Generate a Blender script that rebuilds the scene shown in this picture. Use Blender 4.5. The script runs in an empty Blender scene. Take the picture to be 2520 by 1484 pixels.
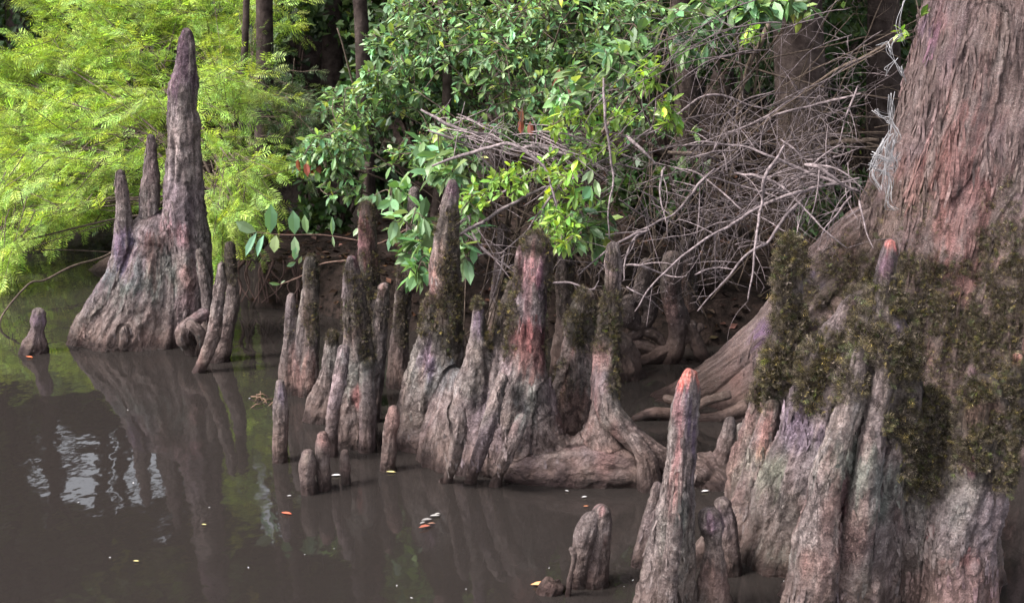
import bpy, math, random
import numpy as np
from mathutils import Vector, Matrix

# ------------------------------------------------------------------ camera, world, sun, exposure
S = bpy.context.scene
COL = S.collection
H = 1.8; F = 3042.0; PITCH = math.radians(14.15)
cam_d = bpy.data.cameras.new('camera'); cam = bpy.data.objects.new('camera', cam_d); COL.objects.link(cam)
cam.location = (0, 0, H); cam.rotation_euler = (math.radians(90) - PITCH, 0, 0)
cam_d.sensor_width = 36; cam_d.lens = 36 * F / 2520; cam_d.clip_start = .05; cam_d.clip_end = 500
cam_d.dof.use_dof = True; cam_d.dof.focus_distance = 5.0; cam_d.dof.aperture_fstop = 9
S.camera = cam

SUN_EL, SUN_AZ = 50, -112        # sun high behind the camera and to its left, seen through thin cloud
w = bpy.data.worlds.new('World'); S.world = w; w.use_nodes = True
nt = w.node_tree; nt.nodes.clear()
wo = nt.nodes.new('ShaderNodeOutputWorld'); bg = nt.nodes.new('ShaderNodeBackground')
sky = nt.nodes.new('ShaderNodeTexSky'); sky.sky_type = 'NISHITA'; sky.sun_disc = False; sky.dust_density = 4.0
sky.sun_elevation = math.radians(SUN_EL); sky.sun_rotation = math.radians(SUN_AZ)
hs = nt.nodes.new('ShaderNodeHueSaturation'); hs.inputs['Saturation'].default_value = .28
nt.links.new(sky.outputs[0], hs.inputs['Color']); nt.links.new(hs.outputs[0], bg.inputs[0])
bg.inputs[1].default_value = .15; nt.links.new(bg.outputs[0], wo.inputs[0])
sd = bpy.data.lights.new('sun', 'SUN'); sun = bpy.data.objects.new('sun', sd); COL.objects.link(sun)
sd.energy = 2.0; sd.angle = math.radians(12); sd.color = (1, .95, .9)
az = math.radians(SUN_AZ); el = math.radians(SUN_EL)
sdir = Vector((math.sin(az) * math.cos(el), math.cos(az) * math.cos(el), math.sin(el)))
sun.rotation_euler = sdir.to_track_quat('Z', 'Y').to_euler()
S.view_settings.view_transform = 'Standard'; S.view_settings.look = 'None'
S.view_settings.gamma = 1; S.view_settings.exposure = 2.2
S.cycles.max_bounces = 6; S.cycles.diffuse_bounces = 3; S.cycles.glossy_bounces = 3
S.cycles.transmission_bounces = 3; S.cycles.transparent_max_bounces = 6

# ------------------------------------------------------------------ helpers
RNG = np.random.default_rng(7); random.seed(7)
SP, CP = math.sin(PITCH), math.cos(PITCH)
def ray(px, py):
    cx = (px - 1260) / F; cy = (742 - py) / F
    return np.array([cx, CP + cy * SP, -SP + cy * CP])
def atY(px, py, Y):                      # point of the photograph at ground distance Y
    r = ray(px, py); t = Y / r[1]; return np.array([0, 0, H]) + r * t
def YW(py):                              # ground distance of a waterline
    r = ray(1260, py); return -H / r[2] * r[1]
def mpp(px, py, Y):                      # metres per photograph pixel there
    return Y / ray(px, py)[1] / F
def onW(px, py): return atY(px, py, YW(py))

def _h(i, j, k, s):
    h = (i * 374761393 + j * 668265263 + k * 2147483647 + s * 974711) & 0xffffffff
    h = ((h ^ (h >> 13)) * 1274126177) & 0xffffffff
    h = ((h ^ (h >> 16)) * 2246822519) & 0xffffffff
    return ((h ^ (h >> 15)) & 0xffffff) / float(0xffffff)
def vn(p, s=0):
    p = np.asarray(p, float); f0 = np.floor(p); f = p - f0; i = f0.astype(np.int64)
    f = f * f * f * (f * (f * 6 - 15) + 10); o = 0
    for a in (0, 1):
        for b in (0, 1):
            for c in (0, 1):
                wgt = (f[:, 0] if a else 1 - f[:, 0]) * (f[:, 1] if b else 1 - f[:, 1]) * (f[:, 2] if c else 1 - f[:, 2])
                o = o + wgt * _h(i[:, 0] + a, i[:, 1] + b, i[:, 2] + c, s)
    return o * 2 - 1
def fbm(p, n=3, s=0):
    o = 0; a = 1; t = 0
    for q in range(n): o = o + a * vn(p * (2.03 ** q), s + q); t += a; a *= .5
    return o / t
def sstep(a, b, x):
    t = np.clip((x - a) / (b - a), 0, 1); return t * t * (3 - 2 * t)

def mesh_np(name, V, loops, starts, cols=None, smooth=False):
    me = bpy.data.meshes.new(name)
    me.vertices.add(len(V)); me.vertices.foreach_set('co', np.asarray(V, np.float32).ravel())
    me.loops.add(len(loops)); me.loops.foreach_set('vertex_index', np.asarray(loops, np.int32))
    me.polygons.add(len(starts)); me.polygons.foreach_set('loop_start', np.asarray(starts, np.int32))
    me.update(calc_edges=True)
    if cols is not None:
        a = me.color_attributes.new('Col', 'FLOAT_COLOR', 'POINT')
        c = np.ones((len(V), 4), np.float32); c[:, :3] = cols; a.data.foreach_set('color', c.ravel())
    me.polygons.foreach_set('use_smooth', np.full(len(starts), smooth))
    me.validate()
    return me
def link(name, me, mat, parent=None):
    o = bpy.data.objects.new(name, me)
    if mat: me.materials.append(mat)
    COL.objects.link(o)
    if parent: o.parent = parent; o.matrix_parent_inverse = parent.matrix_world.inverted() if False else Matrix.Identity(4)
    return o
def tag(o, label=None, cat=None, group=None, kind=None):
    if label: o['label'] = label
    if cat: o['category'] = cat
    if group: o['group'] = group
    if kind: o['kind'] = kind
    return o
def empty(name, label, cat, group=None):
    o = bpy.data.objects.new(name, None); COL.objects.link(o); o.empty_display_size = .1
    return tag(o, label, cat, group)

def bake(name, tv, tf, M, T, cols, mat, parent=None, smooth=False, jit=0):
    """template verts tv, faces tf, repeated with matrices M (N,3,3) and places T (N,3)"""
    tv = np.asarray(tv, float); n = len(T); k = len(tv)
    V = np.einsum('nij,kj->nki', M, tv) + T[:, None, :]
    lt = np.concatenate([np.asarray(f) for f in tf]); sz = np.array([len(f) for f in tf])
    L = (lt[None, :] + (np.arange(n) * k)[:, None]).ravel()
    st0 = np.concatenate([[0], np.cumsum(sz)[:-1]])
    ST = (st0[None, :] + (np.arange(n) * len(lt))[:, None]).ravel()
    C = np.repeat(cols, k, axis=0)
    if jit:
        jr = np.random.default_rng(n).lognormal(0, jit, (n, k // 4)); C = C * np.repeat(jr, 4, axis=1).reshape(-1, 1)
    return link(name, mesh_np(name, V.reshape(-1, 3), L, ST, C, smooth), mat, parent)

def frames(d, roll=None, up=(0, 0, 1)):
    """matrices whose Y axis is d (N,3), Z roughly up, rolled"""
    d = d / np.linalg.norm(d, axis=1, keepdims=True)
    u = np.tile(np.array(up, float), (len(d), 1)); x = np.cross(d, u)
    nx = np.linalg.norm(x, axis=1, keepdims=True); x = np.where(nx < 1e-4, np.array([[1., 0, 0]]), x / np.maximum(nx, 1e-6))
    z = np.cross(x, d)
    if roll is not None:
        c, s = np.cos(roll)[:, None], np.sin(roll)[:, None]; x, z = x * c + z * s, z * c - x * s
    return np.stack([x, d, z], axis=2)

def catmull(P, n):
    P = np.asarray(P, float); Q = np.vstack([2 * P[0] - P[1], P, 2 * P[-1] - P[-2]]); out = []
    m = len(P) - 1
    for i in range(m):
        t = np.linspace(0, 1, n, endpoint=(i == m - 1))[:, None]; a, b, c, d = Q[i:i + 4]
        out.append(.5 * ((2 * b) + (c - a) * t + (2 * a - 5 * b + 4 * c - d) * t ** 2 + (3 * b - a - 3 * c + d) * t ** 3))
    return np.vstack(out)

class Tubes:
    """thin round twigs collected into one mesh"""
    def __init__(s, sides=5): s.V = []; s.L = []; s.ST = []; s.n = 0; s.l = 0; s.k = sides; s.C = []
    def add(s, P, R, col=(1, 1, 1)):
        P = np.asarray(P, float); R = np.broadcast_to(np.asarray(R, float), (len(P),)); k = s.k; m = len(P)
        T = np.gradient(P, axis=0); T /= np.maximum(np.linalg.norm(T, axis=1, keepdims=True), 1e-9)
        ref = np.array([0.31, .92, .24]); X = np.cross(T, ref); X /= np.maximum(np.linalg.norm(X, axis=1, keepdims=True), 1e-6)
        Z = np.cross(X, T); a = np.arange(k) * 2 * math.pi / k
        V = P[:, None] + R[:, None, None] * (X[:, None] * np.cos(a)[None, :, None] + Z[:, None] * np.sin(a)[None, :, None])
        s.V.append(V.reshape(-1, 3)); s.C.append(np.tile(col, (m * k, 1)))
        i = np.arange(m - 1)[:, None] * k; j = np.arange(k)[None]; j2 = (j + 1) % k
        q = np.stack([i + j, i + j2, i + k + j2, i + k + j], -1).reshape(-1) + s.n
        s.L.append(q); s.ST.append(np.arange((m - 1) * k) * 4 + s.l); s.l += (m - 1) * k * 4
        s.L.append(np.arange(k)[::-1] + s.n); s.L.append(np.arange(k) + s.n + (m - 1) * k)
        s.ST.append(np.array([s.l, s.l + k])); s.l += 2 * k; s.n += m * k
    def build(s, name, mat, parent=None):
        return link(name, mesh_np(name, np.vstack(s.V), np.concatenate(s.L), np.concatenate(s.ST), np.vstack(s.C), True), mat, parent)

# ------------------------------------------------------------------ materials
def mat_new(name):
    m = bpy.data.materials.new(name); m.use_nodes = True; nt = m.node_tree; nt.nodes.clear()
    out = nt.nodes.new('ShaderNodeOutputMaterial'); return m, nt, out
def N(nt, t, **kw):
    n = nt.nodes.new(t)
    for k, v in kw.items():
        if k.startswith('i_'):
            key = k[2:].replace('_', ' '); n.inputs[key].default_value = v
        else: setattr(n, k, v)
    return n
def ramp(nt, stops, fac):
    r = nt.nodes.new('ShaderNodeValToRGB'); e = r.color_ramp.elements
    while len(e) < len(stops): e.new(.5)
    for q, (p, c) in enumerate(stops): e[q].position = p; e[q].color = (*c, 1) if len(c) == 3 else c
    nt.links.new(fac, r.inputs[0]); return r
def mixc(nt, mode, fac, a, b):
    m = nt.nodes.new('ShaderNodeMix'); m.data_type = 'RGBA'; m.blend_type = mode
    for sck, v in ((0, fac), (6, a), (7, b)):
        if isinstance(v, (int, float)): m.inputs[sck].default_value = v
        elif isinstance(v, tuple): m.inputs[sck].default_value = (*v, 1)
        else: nt.links.new(v, m.inputs[sck])
    return m.outputs[2]

def bark_mat(name, dark, mid, light, fib=1., bump=.022, wet=True, rough=.72, iso=.6, plates=1., zs=1.):
    m, nt, out = mat_new(name); L = nt.links.new
    at0 = N(nt, 'ShaderNodeAttribute', attribute_name='bark'); at = N(nt, 'ShaderNodeMapping'); at.inputs['Scale'].default_value = (1, 1, zs); L(at0.outputs['Vector'], at.inputs['Vector']); tn = N(nt, 'ShaderNodeAttribute', attribute_name='tint')
    geo = N(nt, 'ShaderNodeNewGeometry')
    n1 = N(nt, 'ShaderNodeTexNoise', i_Scale=26 * fib, i_Detail=8, i_Roughness=.7, i_Distortion=.3); L(at.outputs[0], n1.inputs['Vector'])
    n2 = N(nt, 'ShaderNodeTexNoise', i_Scale=5, i_Detail=4, i_Roughness=.6); L(geo.outputs['Position'], n2.inputs['Vector'])
    n3 = N(nt, 'ShaderNodeTexNoise', i_Scale=85, i_Detail=4, i_Roughness=.7); L(geo.outputs['Position'], n3.inputs['Vector'])
    vo = N(nt, 'ShaderNodeTexVoronoi', feature='DISTANCE_TO_EDGE', i_Scale=23 * fib)
    dsp = N(nt, 'ShaderNodeVectorMath', operation='MULTIPLY_ADD'); L(n1.outputs['Color'], dsp.inputs[0]); dsp.inputs[1].default_value = (.075, .075, .075); L(at.outputs[0], dsp.inputs[2])
    pc = N(nt, 'ShaderNodeTexVoronoi', i_Scale=23 * fib); mpv = N(nt, 'ShaderNodeMapping'); mpv.inputs['Scale'].default_value = (1, 1, 1.6); L(dsp.outputs[0], mpv.inputs[0]); L(mpv.outputs[0], pc.inputs['Vector'])
    L(mpv.outputs[0], vo.inputs['Vector'])
    pcs = N(nt, 'ShaderNodeSeparateXYZ'); L(pc.outputs['Color'], pcs.inputs[0])
    crk = N(nt, 'ShaderNodeMapRange'); L(vo.outputs['Distance'], crk.inputs[0]); crk.inputs[1].default_value = 0; crk.inputs[2].default_value = .07
    c1 = ramp(nt, [(.34, dark), (.47, mid), (.66, light)], n1.outputs['Fac'])
    n4 = N(nt, 'ShaderNodeTexNoise', i_Scale=32, i_Detail=5, i_Roughness=.65); L(geo.outputs['Position'], n4.inputs['Vector'])
    iso_ = N(nt, 'ShaderNodeMix'); iso_.inputs[0].default_value = iso; L(n1.outputs['Fac'], iso_.inputs[2]); L(n4.outputs['Fac'], iso_.inputs[3])
    L(iso_.outputs[0], c1.inputs[0])
    pat = ramp(nt, [(.3, (.62, .60, .62)), (.5, (1, 1, 1)), (.7, (1.3, 1.22, 1.18))], n2.outputs['Fac'])
    c2 = mixc(nt, 'MULTIPLY', 1., c1.outputs[0], pat.outputs[0])
    pr = ramp(nt, [(.1, (.84, .83, .84)), (.9, (1.18, 1.17, 1.15))], pcs.outputs[0]); c2 = mixc(nt, 'MULTIPLY', .9 * plates, c2, pr.outputs[0])
    cr = ramp(nt, [(0, (.2, .17, .17)), (.5, (1, 1, 1))], crk.outputs[0])
    cm = N(nt, 'ShaderNodeMapRange'); L(n2.outputs['Color'], cm.inputs[0]); cm.inputs[1].default_value = .42; cm.inputs[2].default_value = .62; cm.inputs[3].default_value = 0; cm.inputs[4].default_value = .7 * plates
    c3 = mixc(nt, 'MULTIPLY', .4, c2, cr.outputs[0]); L(cm.outputs[0], c3.node.inputs[0])
    sp = ramp(nt, [(.58, (0, 0, 0)), (.66, (1, 1, 1))], n3.outputs['Fac'])
    c4 = mixc(nt, 'MIX', 0., c3, (.25, .22, .21))
    mm = N(nt, 'ShaderNodeMath', operation='MULTIPLY'); L(sp.outputs[0], mm.inputs[0]); mm.inputs[1].default_value = .42
    L(mm.outputs[0], c4.node.inputs[0])
    n6 = N(nt, 'ShaderNodeTexNoise', i_Scale=190, i_Detail=3, i_Roughness=.7); L(geo.outputs['Position'], n6.inputs['Vector'])
    gr_ = ramp(nt, [(.36, (.55, .54, .54)), (.5, (1, 1, 1)), (.64, (1.5, 1.48, 1.45))], n6.outputs['Fac']); c4 = mixc(nt, 'MULTIPLY', .8, c4, gr_.outputs[0])
    c5 = mixc(nt, 'MULTIPLY', 1., c4, tn.outputs['Color'])
    b = N(nt, 'ShaderNodeBsdfPrincipled'); b.inputs['Roughness'].default_value = rough; b.inputs['Specular IOR Level'].default_value = .12
    if wet:
        sx = N(nt, 'ShaderNodeSeparateXYZ'); L(geo.outputs['Position'], sx.inputs[0])
        ad = N(nt, 'ShaderNodeMath', operation='MULTIPLY_ADD'); L(n2.outputs['Fac'], ad.inputs[0]); ad.inputs[1].default_value = -.22; L(sx.outputs['Z'], ad.inputs[2])
        mr = N(nt, 'ShaderNodeMapRange'); L(ad.outputs[0], mr.inputs[0]); mr.inputs[1].default_value = -.09; mr.inputs[2].default_value = .16
        mr.inputs[3].default_value = 1; mr.inputs[4].default_value = 0
        mud = mixc(nt, 'MIX', mr.outputs[0], c5, c5)
        md = mixc(nt, 'MIX', .72, c5, (.082, .053, .044))
        L(md, mud.node.inputs[7]); c5 = mud
        wz = N(nt, 'ShaderNodeMath', operation='MULTIPLY_ADD'); L(n4.outputs['Fac'], wz.inputs[0]); wz.inputs[1].default_value = -.09; L(sx.outputs['Z'], wz.inputs[2])
        wr = ramp(nt, [(0, (.3, .28, .29)), (1, (1, 1, 1))], sx.outputs['Z']); wm = N(nt, 'ShaderNodeMapRange'); L(wz.outputs[0], wm.inputs[0]); wm.inputs[1].default_value = -.02; wm.inputs[2].default_value = .02; L(wm.outputs[0], wr.inputs[0]); c5 = mixc(nt, 'MULTIPLY', 1., c5, wr.outputs[0])
        mr2 = N(nt, 'ShaderNodeMapRange'); L(sx.outputs['Z'], mr2.inputs[0]); mr2.inputs[1].default_value = .0; mr2.inputs[2].default_value = .03
        mr2.inputs[3].default_value = .3; mr2.inputs[4].default_value = rough; L(mr2.outputs[0], b.inputs['Roughness'])
    L(c5, b.inputs['Base Color'])
    s1 = N(nt, 'ShaderNodeMath', operation='MULTIPLY_ADD'); L(n1.outputs['Fac'], s1.inputs[0]); s1.inputs[1].default_value = 1.2; 
    s2 = N(nt, 'ShaderNodeMath', operation='MULTIPLY'); ck2 = N(nt, 'ShaderNodeMath', operation='MULTIPLY'); L(crk.outputs[0], ck2.inputs[0]); L(cm.outputs[0], ck2.inputs[1]); L(ck2.outputs[0], s2.inputs[0]); s2.inputs[1].default_value = .8; L(s2.outputs[0], s1.inputs[2])
    s4 = N(nt, 'ShaderNodeMath', operation='MULTIPLY_ADD'); L(pcs.outputs[0], s4.inputs[0]); s4.inputs[1].default_value = .2 * plates; L(s1.outputs[0], s4.inputs[2]); s1 = s4
    s3 = N(nt, 'ShaderNodeMath', operation='MULTIPLY_ADD'); L(n3.outputs['Fac'], s3.inputs[0]); s3.inputs[1].default_value = .75; L(s1.outputs[0], s3.inputs[2])
    bp = N(nt, 'ShaderNodeBump', i_Strength=1., i_Distance=bump); L(s3.outputs[0], bp.inputs['Height']); L(bp.outputs[0], b.inputs['Normal'])
    L(b.outputs[0], out.inputs[0]); return m

def leaf_mat(name, col, trans=.35, rough=.45, spec=.2):
    m, nt, out = mat_new(name); L = nt.links.new
    at = N(nt, 'ShaderNodeAttribute', attribute_name='Col')
    c = mixc(nt, 'MULTIPLY', 1., at.outputs['Color'], col)
    b = N(nt, 'ShaderNodeBsdfPrincipled'); b.inputs['Roughness'].default_value = rough; b.inputs['Specular IOR Level'].default_value = spec
    L(c, b.inputs['Base Color'])
    t = N(nt, 'ShaderNodeBsdfTranslucent'); ct = mixc(nt, 'MULTIPLY', 1., c, (1.3, 1.25, .55)); L(ct, t.inputs[0])
    mx = N(nt, 'ShaderNodeMixShader'); mx.inputs[0].default_value = trans; L(b.outputs[0], mx.inputs[1]); L(t.outputs[0], mx.inputs[2])
    L(mx.outputs[0], out.inputs[0]); return m
def plain_mat(name, a, bcol, scale=30, rough=.8, bump=.004):
    m, nt, out = mat_new(name); L = nt.links.new
    geo = N(nt, 'ShaderNodeNewGeometry'); at = N(nt, 'ShaderNodeAttribute', attribute_name='Col')
    n = N(nt, 'ShaderNodeTexNoise', i_Scale=scale, i_Detail=5, i_Roughness=.65); L(geo.outputs['Position'], n.inputs['Vector'])
    c = ramp(nt, [(.35, a), (.65, bcol)], n.outputs['Fac']); cc = mixc(nt, 'MULTIPLY', 1., c.outputs[0], at.outputs['Color'])
    b = N(nt, 'ShaderNodeBsdfPrincipled'); b.inputs['Roughness'].default_value = rough; b.inputs['Specular IOR Level'].default_value = .05; L(cc, b.inputs['Base Color'])
    bp = N(nt, 'ShaderNodeBump', i_Strength=.8, i_Distance=bump); L(n.outputs['Fac'], bp.inputs['Height']); L(bp.outputs[0], b.inputs['Normal'])
    L(b.outputs[0], out.inputs[0]); return m

M_KNEE = bark_mat('knee_bark', (.030, .024, .023), (.090, .071, .069), (.19, .158, .154), 1.)
M_TRUNK = bark_mat('trunk_bark', (.027, .018, .017), (.1, .071, .068), (.19, .145, .141), 1.1, .03, wet=True, iso=.1, plates=.35, zs=.4)
M_ROOT = bark_mat('shaded_root_bark', (.01, .008, .007), (.036, .027, .025), (.075, .058, .055), 1.2, .008)  # bark colours darkened to put the bank's shade into the wood
M_TWIG = plain_mat('dead_twig', (.05, .04, .041), (.18, .145, .15), 60)
M_STEM = plain_mat('green_stem', (.035, .026, .021), (.09, .068, .055), 60)
M_DARKWOOD = plain_mat('dark_wood', (.014, .01, .009), (.04, .03, .027), 14, .9, .02)
M_MOSSHANG = plain_mat('grey_moss', (.12, .115, .12), (.26, .25, .26), 80)
M_NEEDLE = leaf_mat('cypress_needles', (.205, .30, .055), .4, .5, .25)
M_LEAF = leaf_mat('broad_leaf', (.105, .19, .085), .35, .4, .3)
M_LIME = leaf_mat('young_leaf', (.14, .25, .048), .4, .4, .4)
M_DEEP = leaf_mat('shade_leaf', (.022, .045, .014), .3, .5, .3)  # leaf green darkened, so the undergrowth's shade sits in its colour
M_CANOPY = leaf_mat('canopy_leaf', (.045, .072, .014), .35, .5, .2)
M_DEAD = leaf_mat('dead_leaf', (.13, .05, .03), .3, .6, .2)
M_MOSS = leaf_mat('bark_moss', (.047, .040, .033), .15, .9, .03)
M_FLOAT = leaf_mat('floating_leaf', (.6, .6, .6), .1, .4, .4)

# ------------------------------------------------------------------ sculpted wood
def knee(name, tubes, label, group=None, cat='cypress knee', voxel=.007, mat=None, flute=1., patches=(), smooth=4, parent=None, wash=.5, furrow=0):
    """tubes: dicts p=[(px,py,half width px[,forward m])], w=waterline py (or Y), k=depth ratio"""
    V = []; Fc = []; samp = []
    nv = 0
    for ti, t in enumerate(tubes):
        k = t.get('k', .8); pts = t['p']
        Y = t.get('Y') or YW(t['w'])
        if 'Y' not in t: Y += pts[-1][2] * mpp(pts[-1][0], pts[-1][1], Y) * k * .7
        C = []
        for q in pts:
            yy = Y - (q[3] if len(q) > 3 else 0)
            C.append([*atY(q[0], q[1], yy), q[2] * mpp(q[0], q[1], yy)])
        C = np.array(C); C[0, 3] += voxel * .9; C[1, 3] += voxel * .7; C[2:4, 3] += voxel * .3
        if t.get('sub', True):
            d = C[-1, :3] - C[-2, :3]; d[1] = 0; d /= np.linalg.norm(d)
            if d[2] > -.4: d = np.array([d[0], 0, -.6]); d /= np.linalg.norm(d)
            n = max(.12, C[-1, 2] + .32) / -d[2]
            C = np.vstack([C, [*(C[-1, :3] + d * n), C[-1, 3] * (1 + .25 * n)]])
        ln = np.sum(np.linalg.norm(np.diff(C[:, :3], axis=0), axis=1)); nn = max(3, int(ln / len(C) / .018))
        D = catmull(C, nn); P = D[:, :3]; R = np.maximum(D[:, 3], .004)
        T = np.gradient(P, axis=0); T /= np.linalg.norm(T, axis=1, keepdims=True)
        YA = np.array([0, 1., 0]); X = np.cross(T, YA); X /= np.maximum(np.linalg.norm(X, axis=1, keepdims=True), .2)
        W = np.cross(X, T)
        # rounded tip
        r0 = R[0]; caps = []
        for a in (84, 66, 44, 20):
            a = math.radians(a); caps.append((P[0] - T[0] * (r0 * math.sin(a) * .9), r0 * math.cos(a)))
        PP = np.vstack([[c[0] for c in caps], P]); RR = np.concatenate([[c[1] for c in caps], R])
        XX = np.vstack([np.tile(X[0], (4, 1)), X]); WW = np.vstack([np.tile(W[0], (4, 1)), W])
        KK = np.ones(len(PP)) * k; KK[:4 + 1] = np.minimum(1, k + .15)
        ns = 24; a = np.arange(ns) * 2 * math.pi / ns
        ring = PP[:, None] + RR[:, None, None] * (XX[:, None] * np.cos(a)[None, :, None] + (WW * KK[:, None])[:, None] * np.sin(a)[None, :, None])
        m = len(PP); V.append(ring.reshape(-1, 3))
        for i in range(m - 1):
            for j in range(ns):
                j2 = (j + 1) % ns; Fc.append((nv + i * ns + j, nv + i * ns + j2, nv + (i + 1) * ns + j2, nv + (i + 1) * ns + j))
        Fc.append(tuple(nv + j for j in range(ns))[::-1]); Fc.append(tuple(nv + (m - 1) * ns + j for j in range(ns)))
        nv += m * ns
        s = np.concatenate([[0], np.cumsum(np.linalg.norm(np.diff(P, axis=0), axis=1))])
        samp.append(np.column_stack([P, R, X, W, T, s, np.full(len(P), ti), np.full(len(P), k), np.full(len(P), R.mean())]))
    me = bpy.data.meshes.new('tmp'); me.from_pydata(np.vstack(V).tolist(), [], Fc)
    ob = bpy.data.objects.new('tmp', me); COL.objects.link(ob)
    r = ob.modifiers.new('r', 'REMESH'); r.mode = 'VOXEL'; r.voxel_size = voxel
    sm = ob.modifiers.new('s', 'SMOOTH'); sm.iterations = smooth; sm.factor = .5
    dg = bpy.context.evaluated_depsgraph_get(); ev = ob.evaluated_get(dg); m2 = bpy.data.meshes.new_from_object(ev)
    bpy.data.objects.remove(ob); bpy.data.meshes.remove(me)
    n = len(m2.vertices); co = np.empty(n * 3, np.float32); m2.vertices.foreach_get('co', co); co = co.reshape(-1, 3).astype(float)
    no = np.empty(n * 3, np.float32); m2.vertex_normals.foreach_get('vector', no); no = no.reshape(-1, 3).astype(float)
    SA = np.vstack(samp); best = np.full(n, 1e9); bi = np.zeros(n, int)
    st = max(1, len(SA) // 260); idx = np.arange(0, len(SA), st)
    for i in idx:
        d = co - SA[i, :3]; u = d @ SA[i, 4:7]; v = d @ SA[i, 7:10] / SA[i, 15]; t = d @ SA[i, 10:13]
        dd = np.sqrt(u * u + v * v + t * t) / SA[i, 3]; g = dd < best; best[g] = dd[g]; bi[g] = i
    B = SA[bi]; d = co - B[:, :3]
    u = np.einsum('ij,ij->i', d, B[:, 4:7]); v = np.einsum('ij,ij->i', d, B[:, 7:10]) / B[:, 15]; t = np.einsum('ij,ij->i', d, B[:, 10:13])
    th = np.arctan2(v, u); s = B[:, 13] + t; rm = np.clip(B[:, 16], .03, .4); off = B[:, 14] * 7.3
    c, sn = np.cos(th), np.sin(th)
    big = fbm(np.column_stack([c * 1.9 + off, sn * 1.9, s * 1.3]), 2, 1)
    mid = fbm(np.column_stack([c * rm * 24 + off, sn * rm * 24, s * 3.2]), 3, 5)
    ridge = 1 - np.abs(fbm(np.column_stack([c * rm * 60 + off, sn * rm * 60, s * 7]), 2, 9)) * 2
    fine = fbm(co * 55, 2, 13); lump = fbm(co * 9, 2, 17)
    rl = np.minimum(B[:, 3], .28)
    fur = furrow * ((1 - 2.4 * np.abs(fbm(np.column_stack([c * rm * 13 + off, sn * rm * 13, s * .8]), 3, 81))) + .5 * (1 - 2.2 * np.abs(fbm(np.column_stack([c * rm * 34 + off, sn * rm * 34, s * 2.2]), 2, 83)))) if furrow else 0
    tipf = sstep(0, .06, s + .02)
    plate = fbm(np.column_stack([c * rm * 30 + off + 3, sn * rm * 30, s * 9]), 3, 61)
    disp = tipf * flute * (big * rl * .15 + mid * np.minimum(.012, rl * .16) + ridge * np.minimum(.0025, rl * .06) + .006 * sstep(-.02, .05, plate) * sstep(.03, .09, rl) + .004 * sstep(.22, .27, plate) * sstep(.03, .09, rl)) + fur + fine * .0036 + lump * np.minimum(.014, rl * .2)
    nc = co + no * disp[:, None]; m2.vertices.foreach_set('co', nc.astype(np.float32).ravel())
    a = m2.attributes.new('bark', 'FLOAT_VECTOR', 'POINT')
    a.data.foreach_set('vector', np.column_stack([c * rm + off, sn * rm, s * .28]).astype(np.float32).ravel())
    col = np.ones((n, 4), np.float32)
    # mottling of the surface itself: lilac, grey green lichen, reddish bare wood
    wv = fbm(co * np.array([5, 5, 2.6]) + off[:, None], 3, 31); wv2 = fbm(co * np.array([6, 6, 3]) + 9 + off[:, None], 3, 37); wv3 = fbm(co * np.array([9, 9, 3]) - 7, 3, 41)
    for wgt, cc in ((sstep(.05, .5, wv) * wash, (1.0, .93, 1.16)), (sstep(.12, .5, wv2) * wash * .9, (.86, 1.02, .92)), (sstep(.22, .6, wv3) * wash, (1.45, .92, .85))):
        col[:, :3] *= 1 + wgt[:, None] * (np.array(cc) - 1)
    col[:, :3] *= (1 - .25 * sstep(.1, .75, -mid))[:, None]  # flute grooves darkened in the tint, as painted shading
    for (px, py, rp, cc, stg) in patches:
        Yp = float(np.median(co[:, 1])); 
        # project every vertex towards the photograph's viewpoint to find the patch, then limit by distance
        dx = co[:, 0]; yy = co[:, 1]; zz = co[:, 2] - H
        dep = yy * CP - zz * SP; sx = 1260 + F * dx / dep; sy = 742 - F * (zz * CP + yy * SP) / dep
        ry = rp[1] if isinstance(rp, tuple) else rp; rx = rp[0] if isinstance(rp, tuple) else rp
        q = np.sqrt(((sx - px) / rx) ** 2 + ((sy - py) / ry) ** 2)
        wgt = sstep(1.3, .2, q + .8 * fbm(co * np.array([22, 22, 9]), 2, 51) + .9 * fbm(np.column_stack([c * rm * 70 + off, sn * rm * 70, s * 8]), 2, 53)) * stg
        col[:, :3] *= 1 + wgt[:, None] * (np.array(cc) - 1)
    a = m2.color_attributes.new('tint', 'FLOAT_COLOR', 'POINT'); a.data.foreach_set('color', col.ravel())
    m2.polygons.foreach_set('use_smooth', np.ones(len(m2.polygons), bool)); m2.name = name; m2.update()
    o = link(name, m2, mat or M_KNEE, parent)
    if not parent: tag(o, label, cat, group)
    nn = np.empty(n * 3, np.float32); m2.vertex_normals.foreach_get('vector', nn)
    o_data = (nc, nn.reshape(-1, 3).astype(float))
    return o, o_data

def project(co):
    zz = co[:, 2] - H; dep = co[:, 1] * CP - zz * SP
    return 1260 + F * co[:, 0] / dep, 742 - F * (zz * CP + co[:, 1] * SP) / dep

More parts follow.
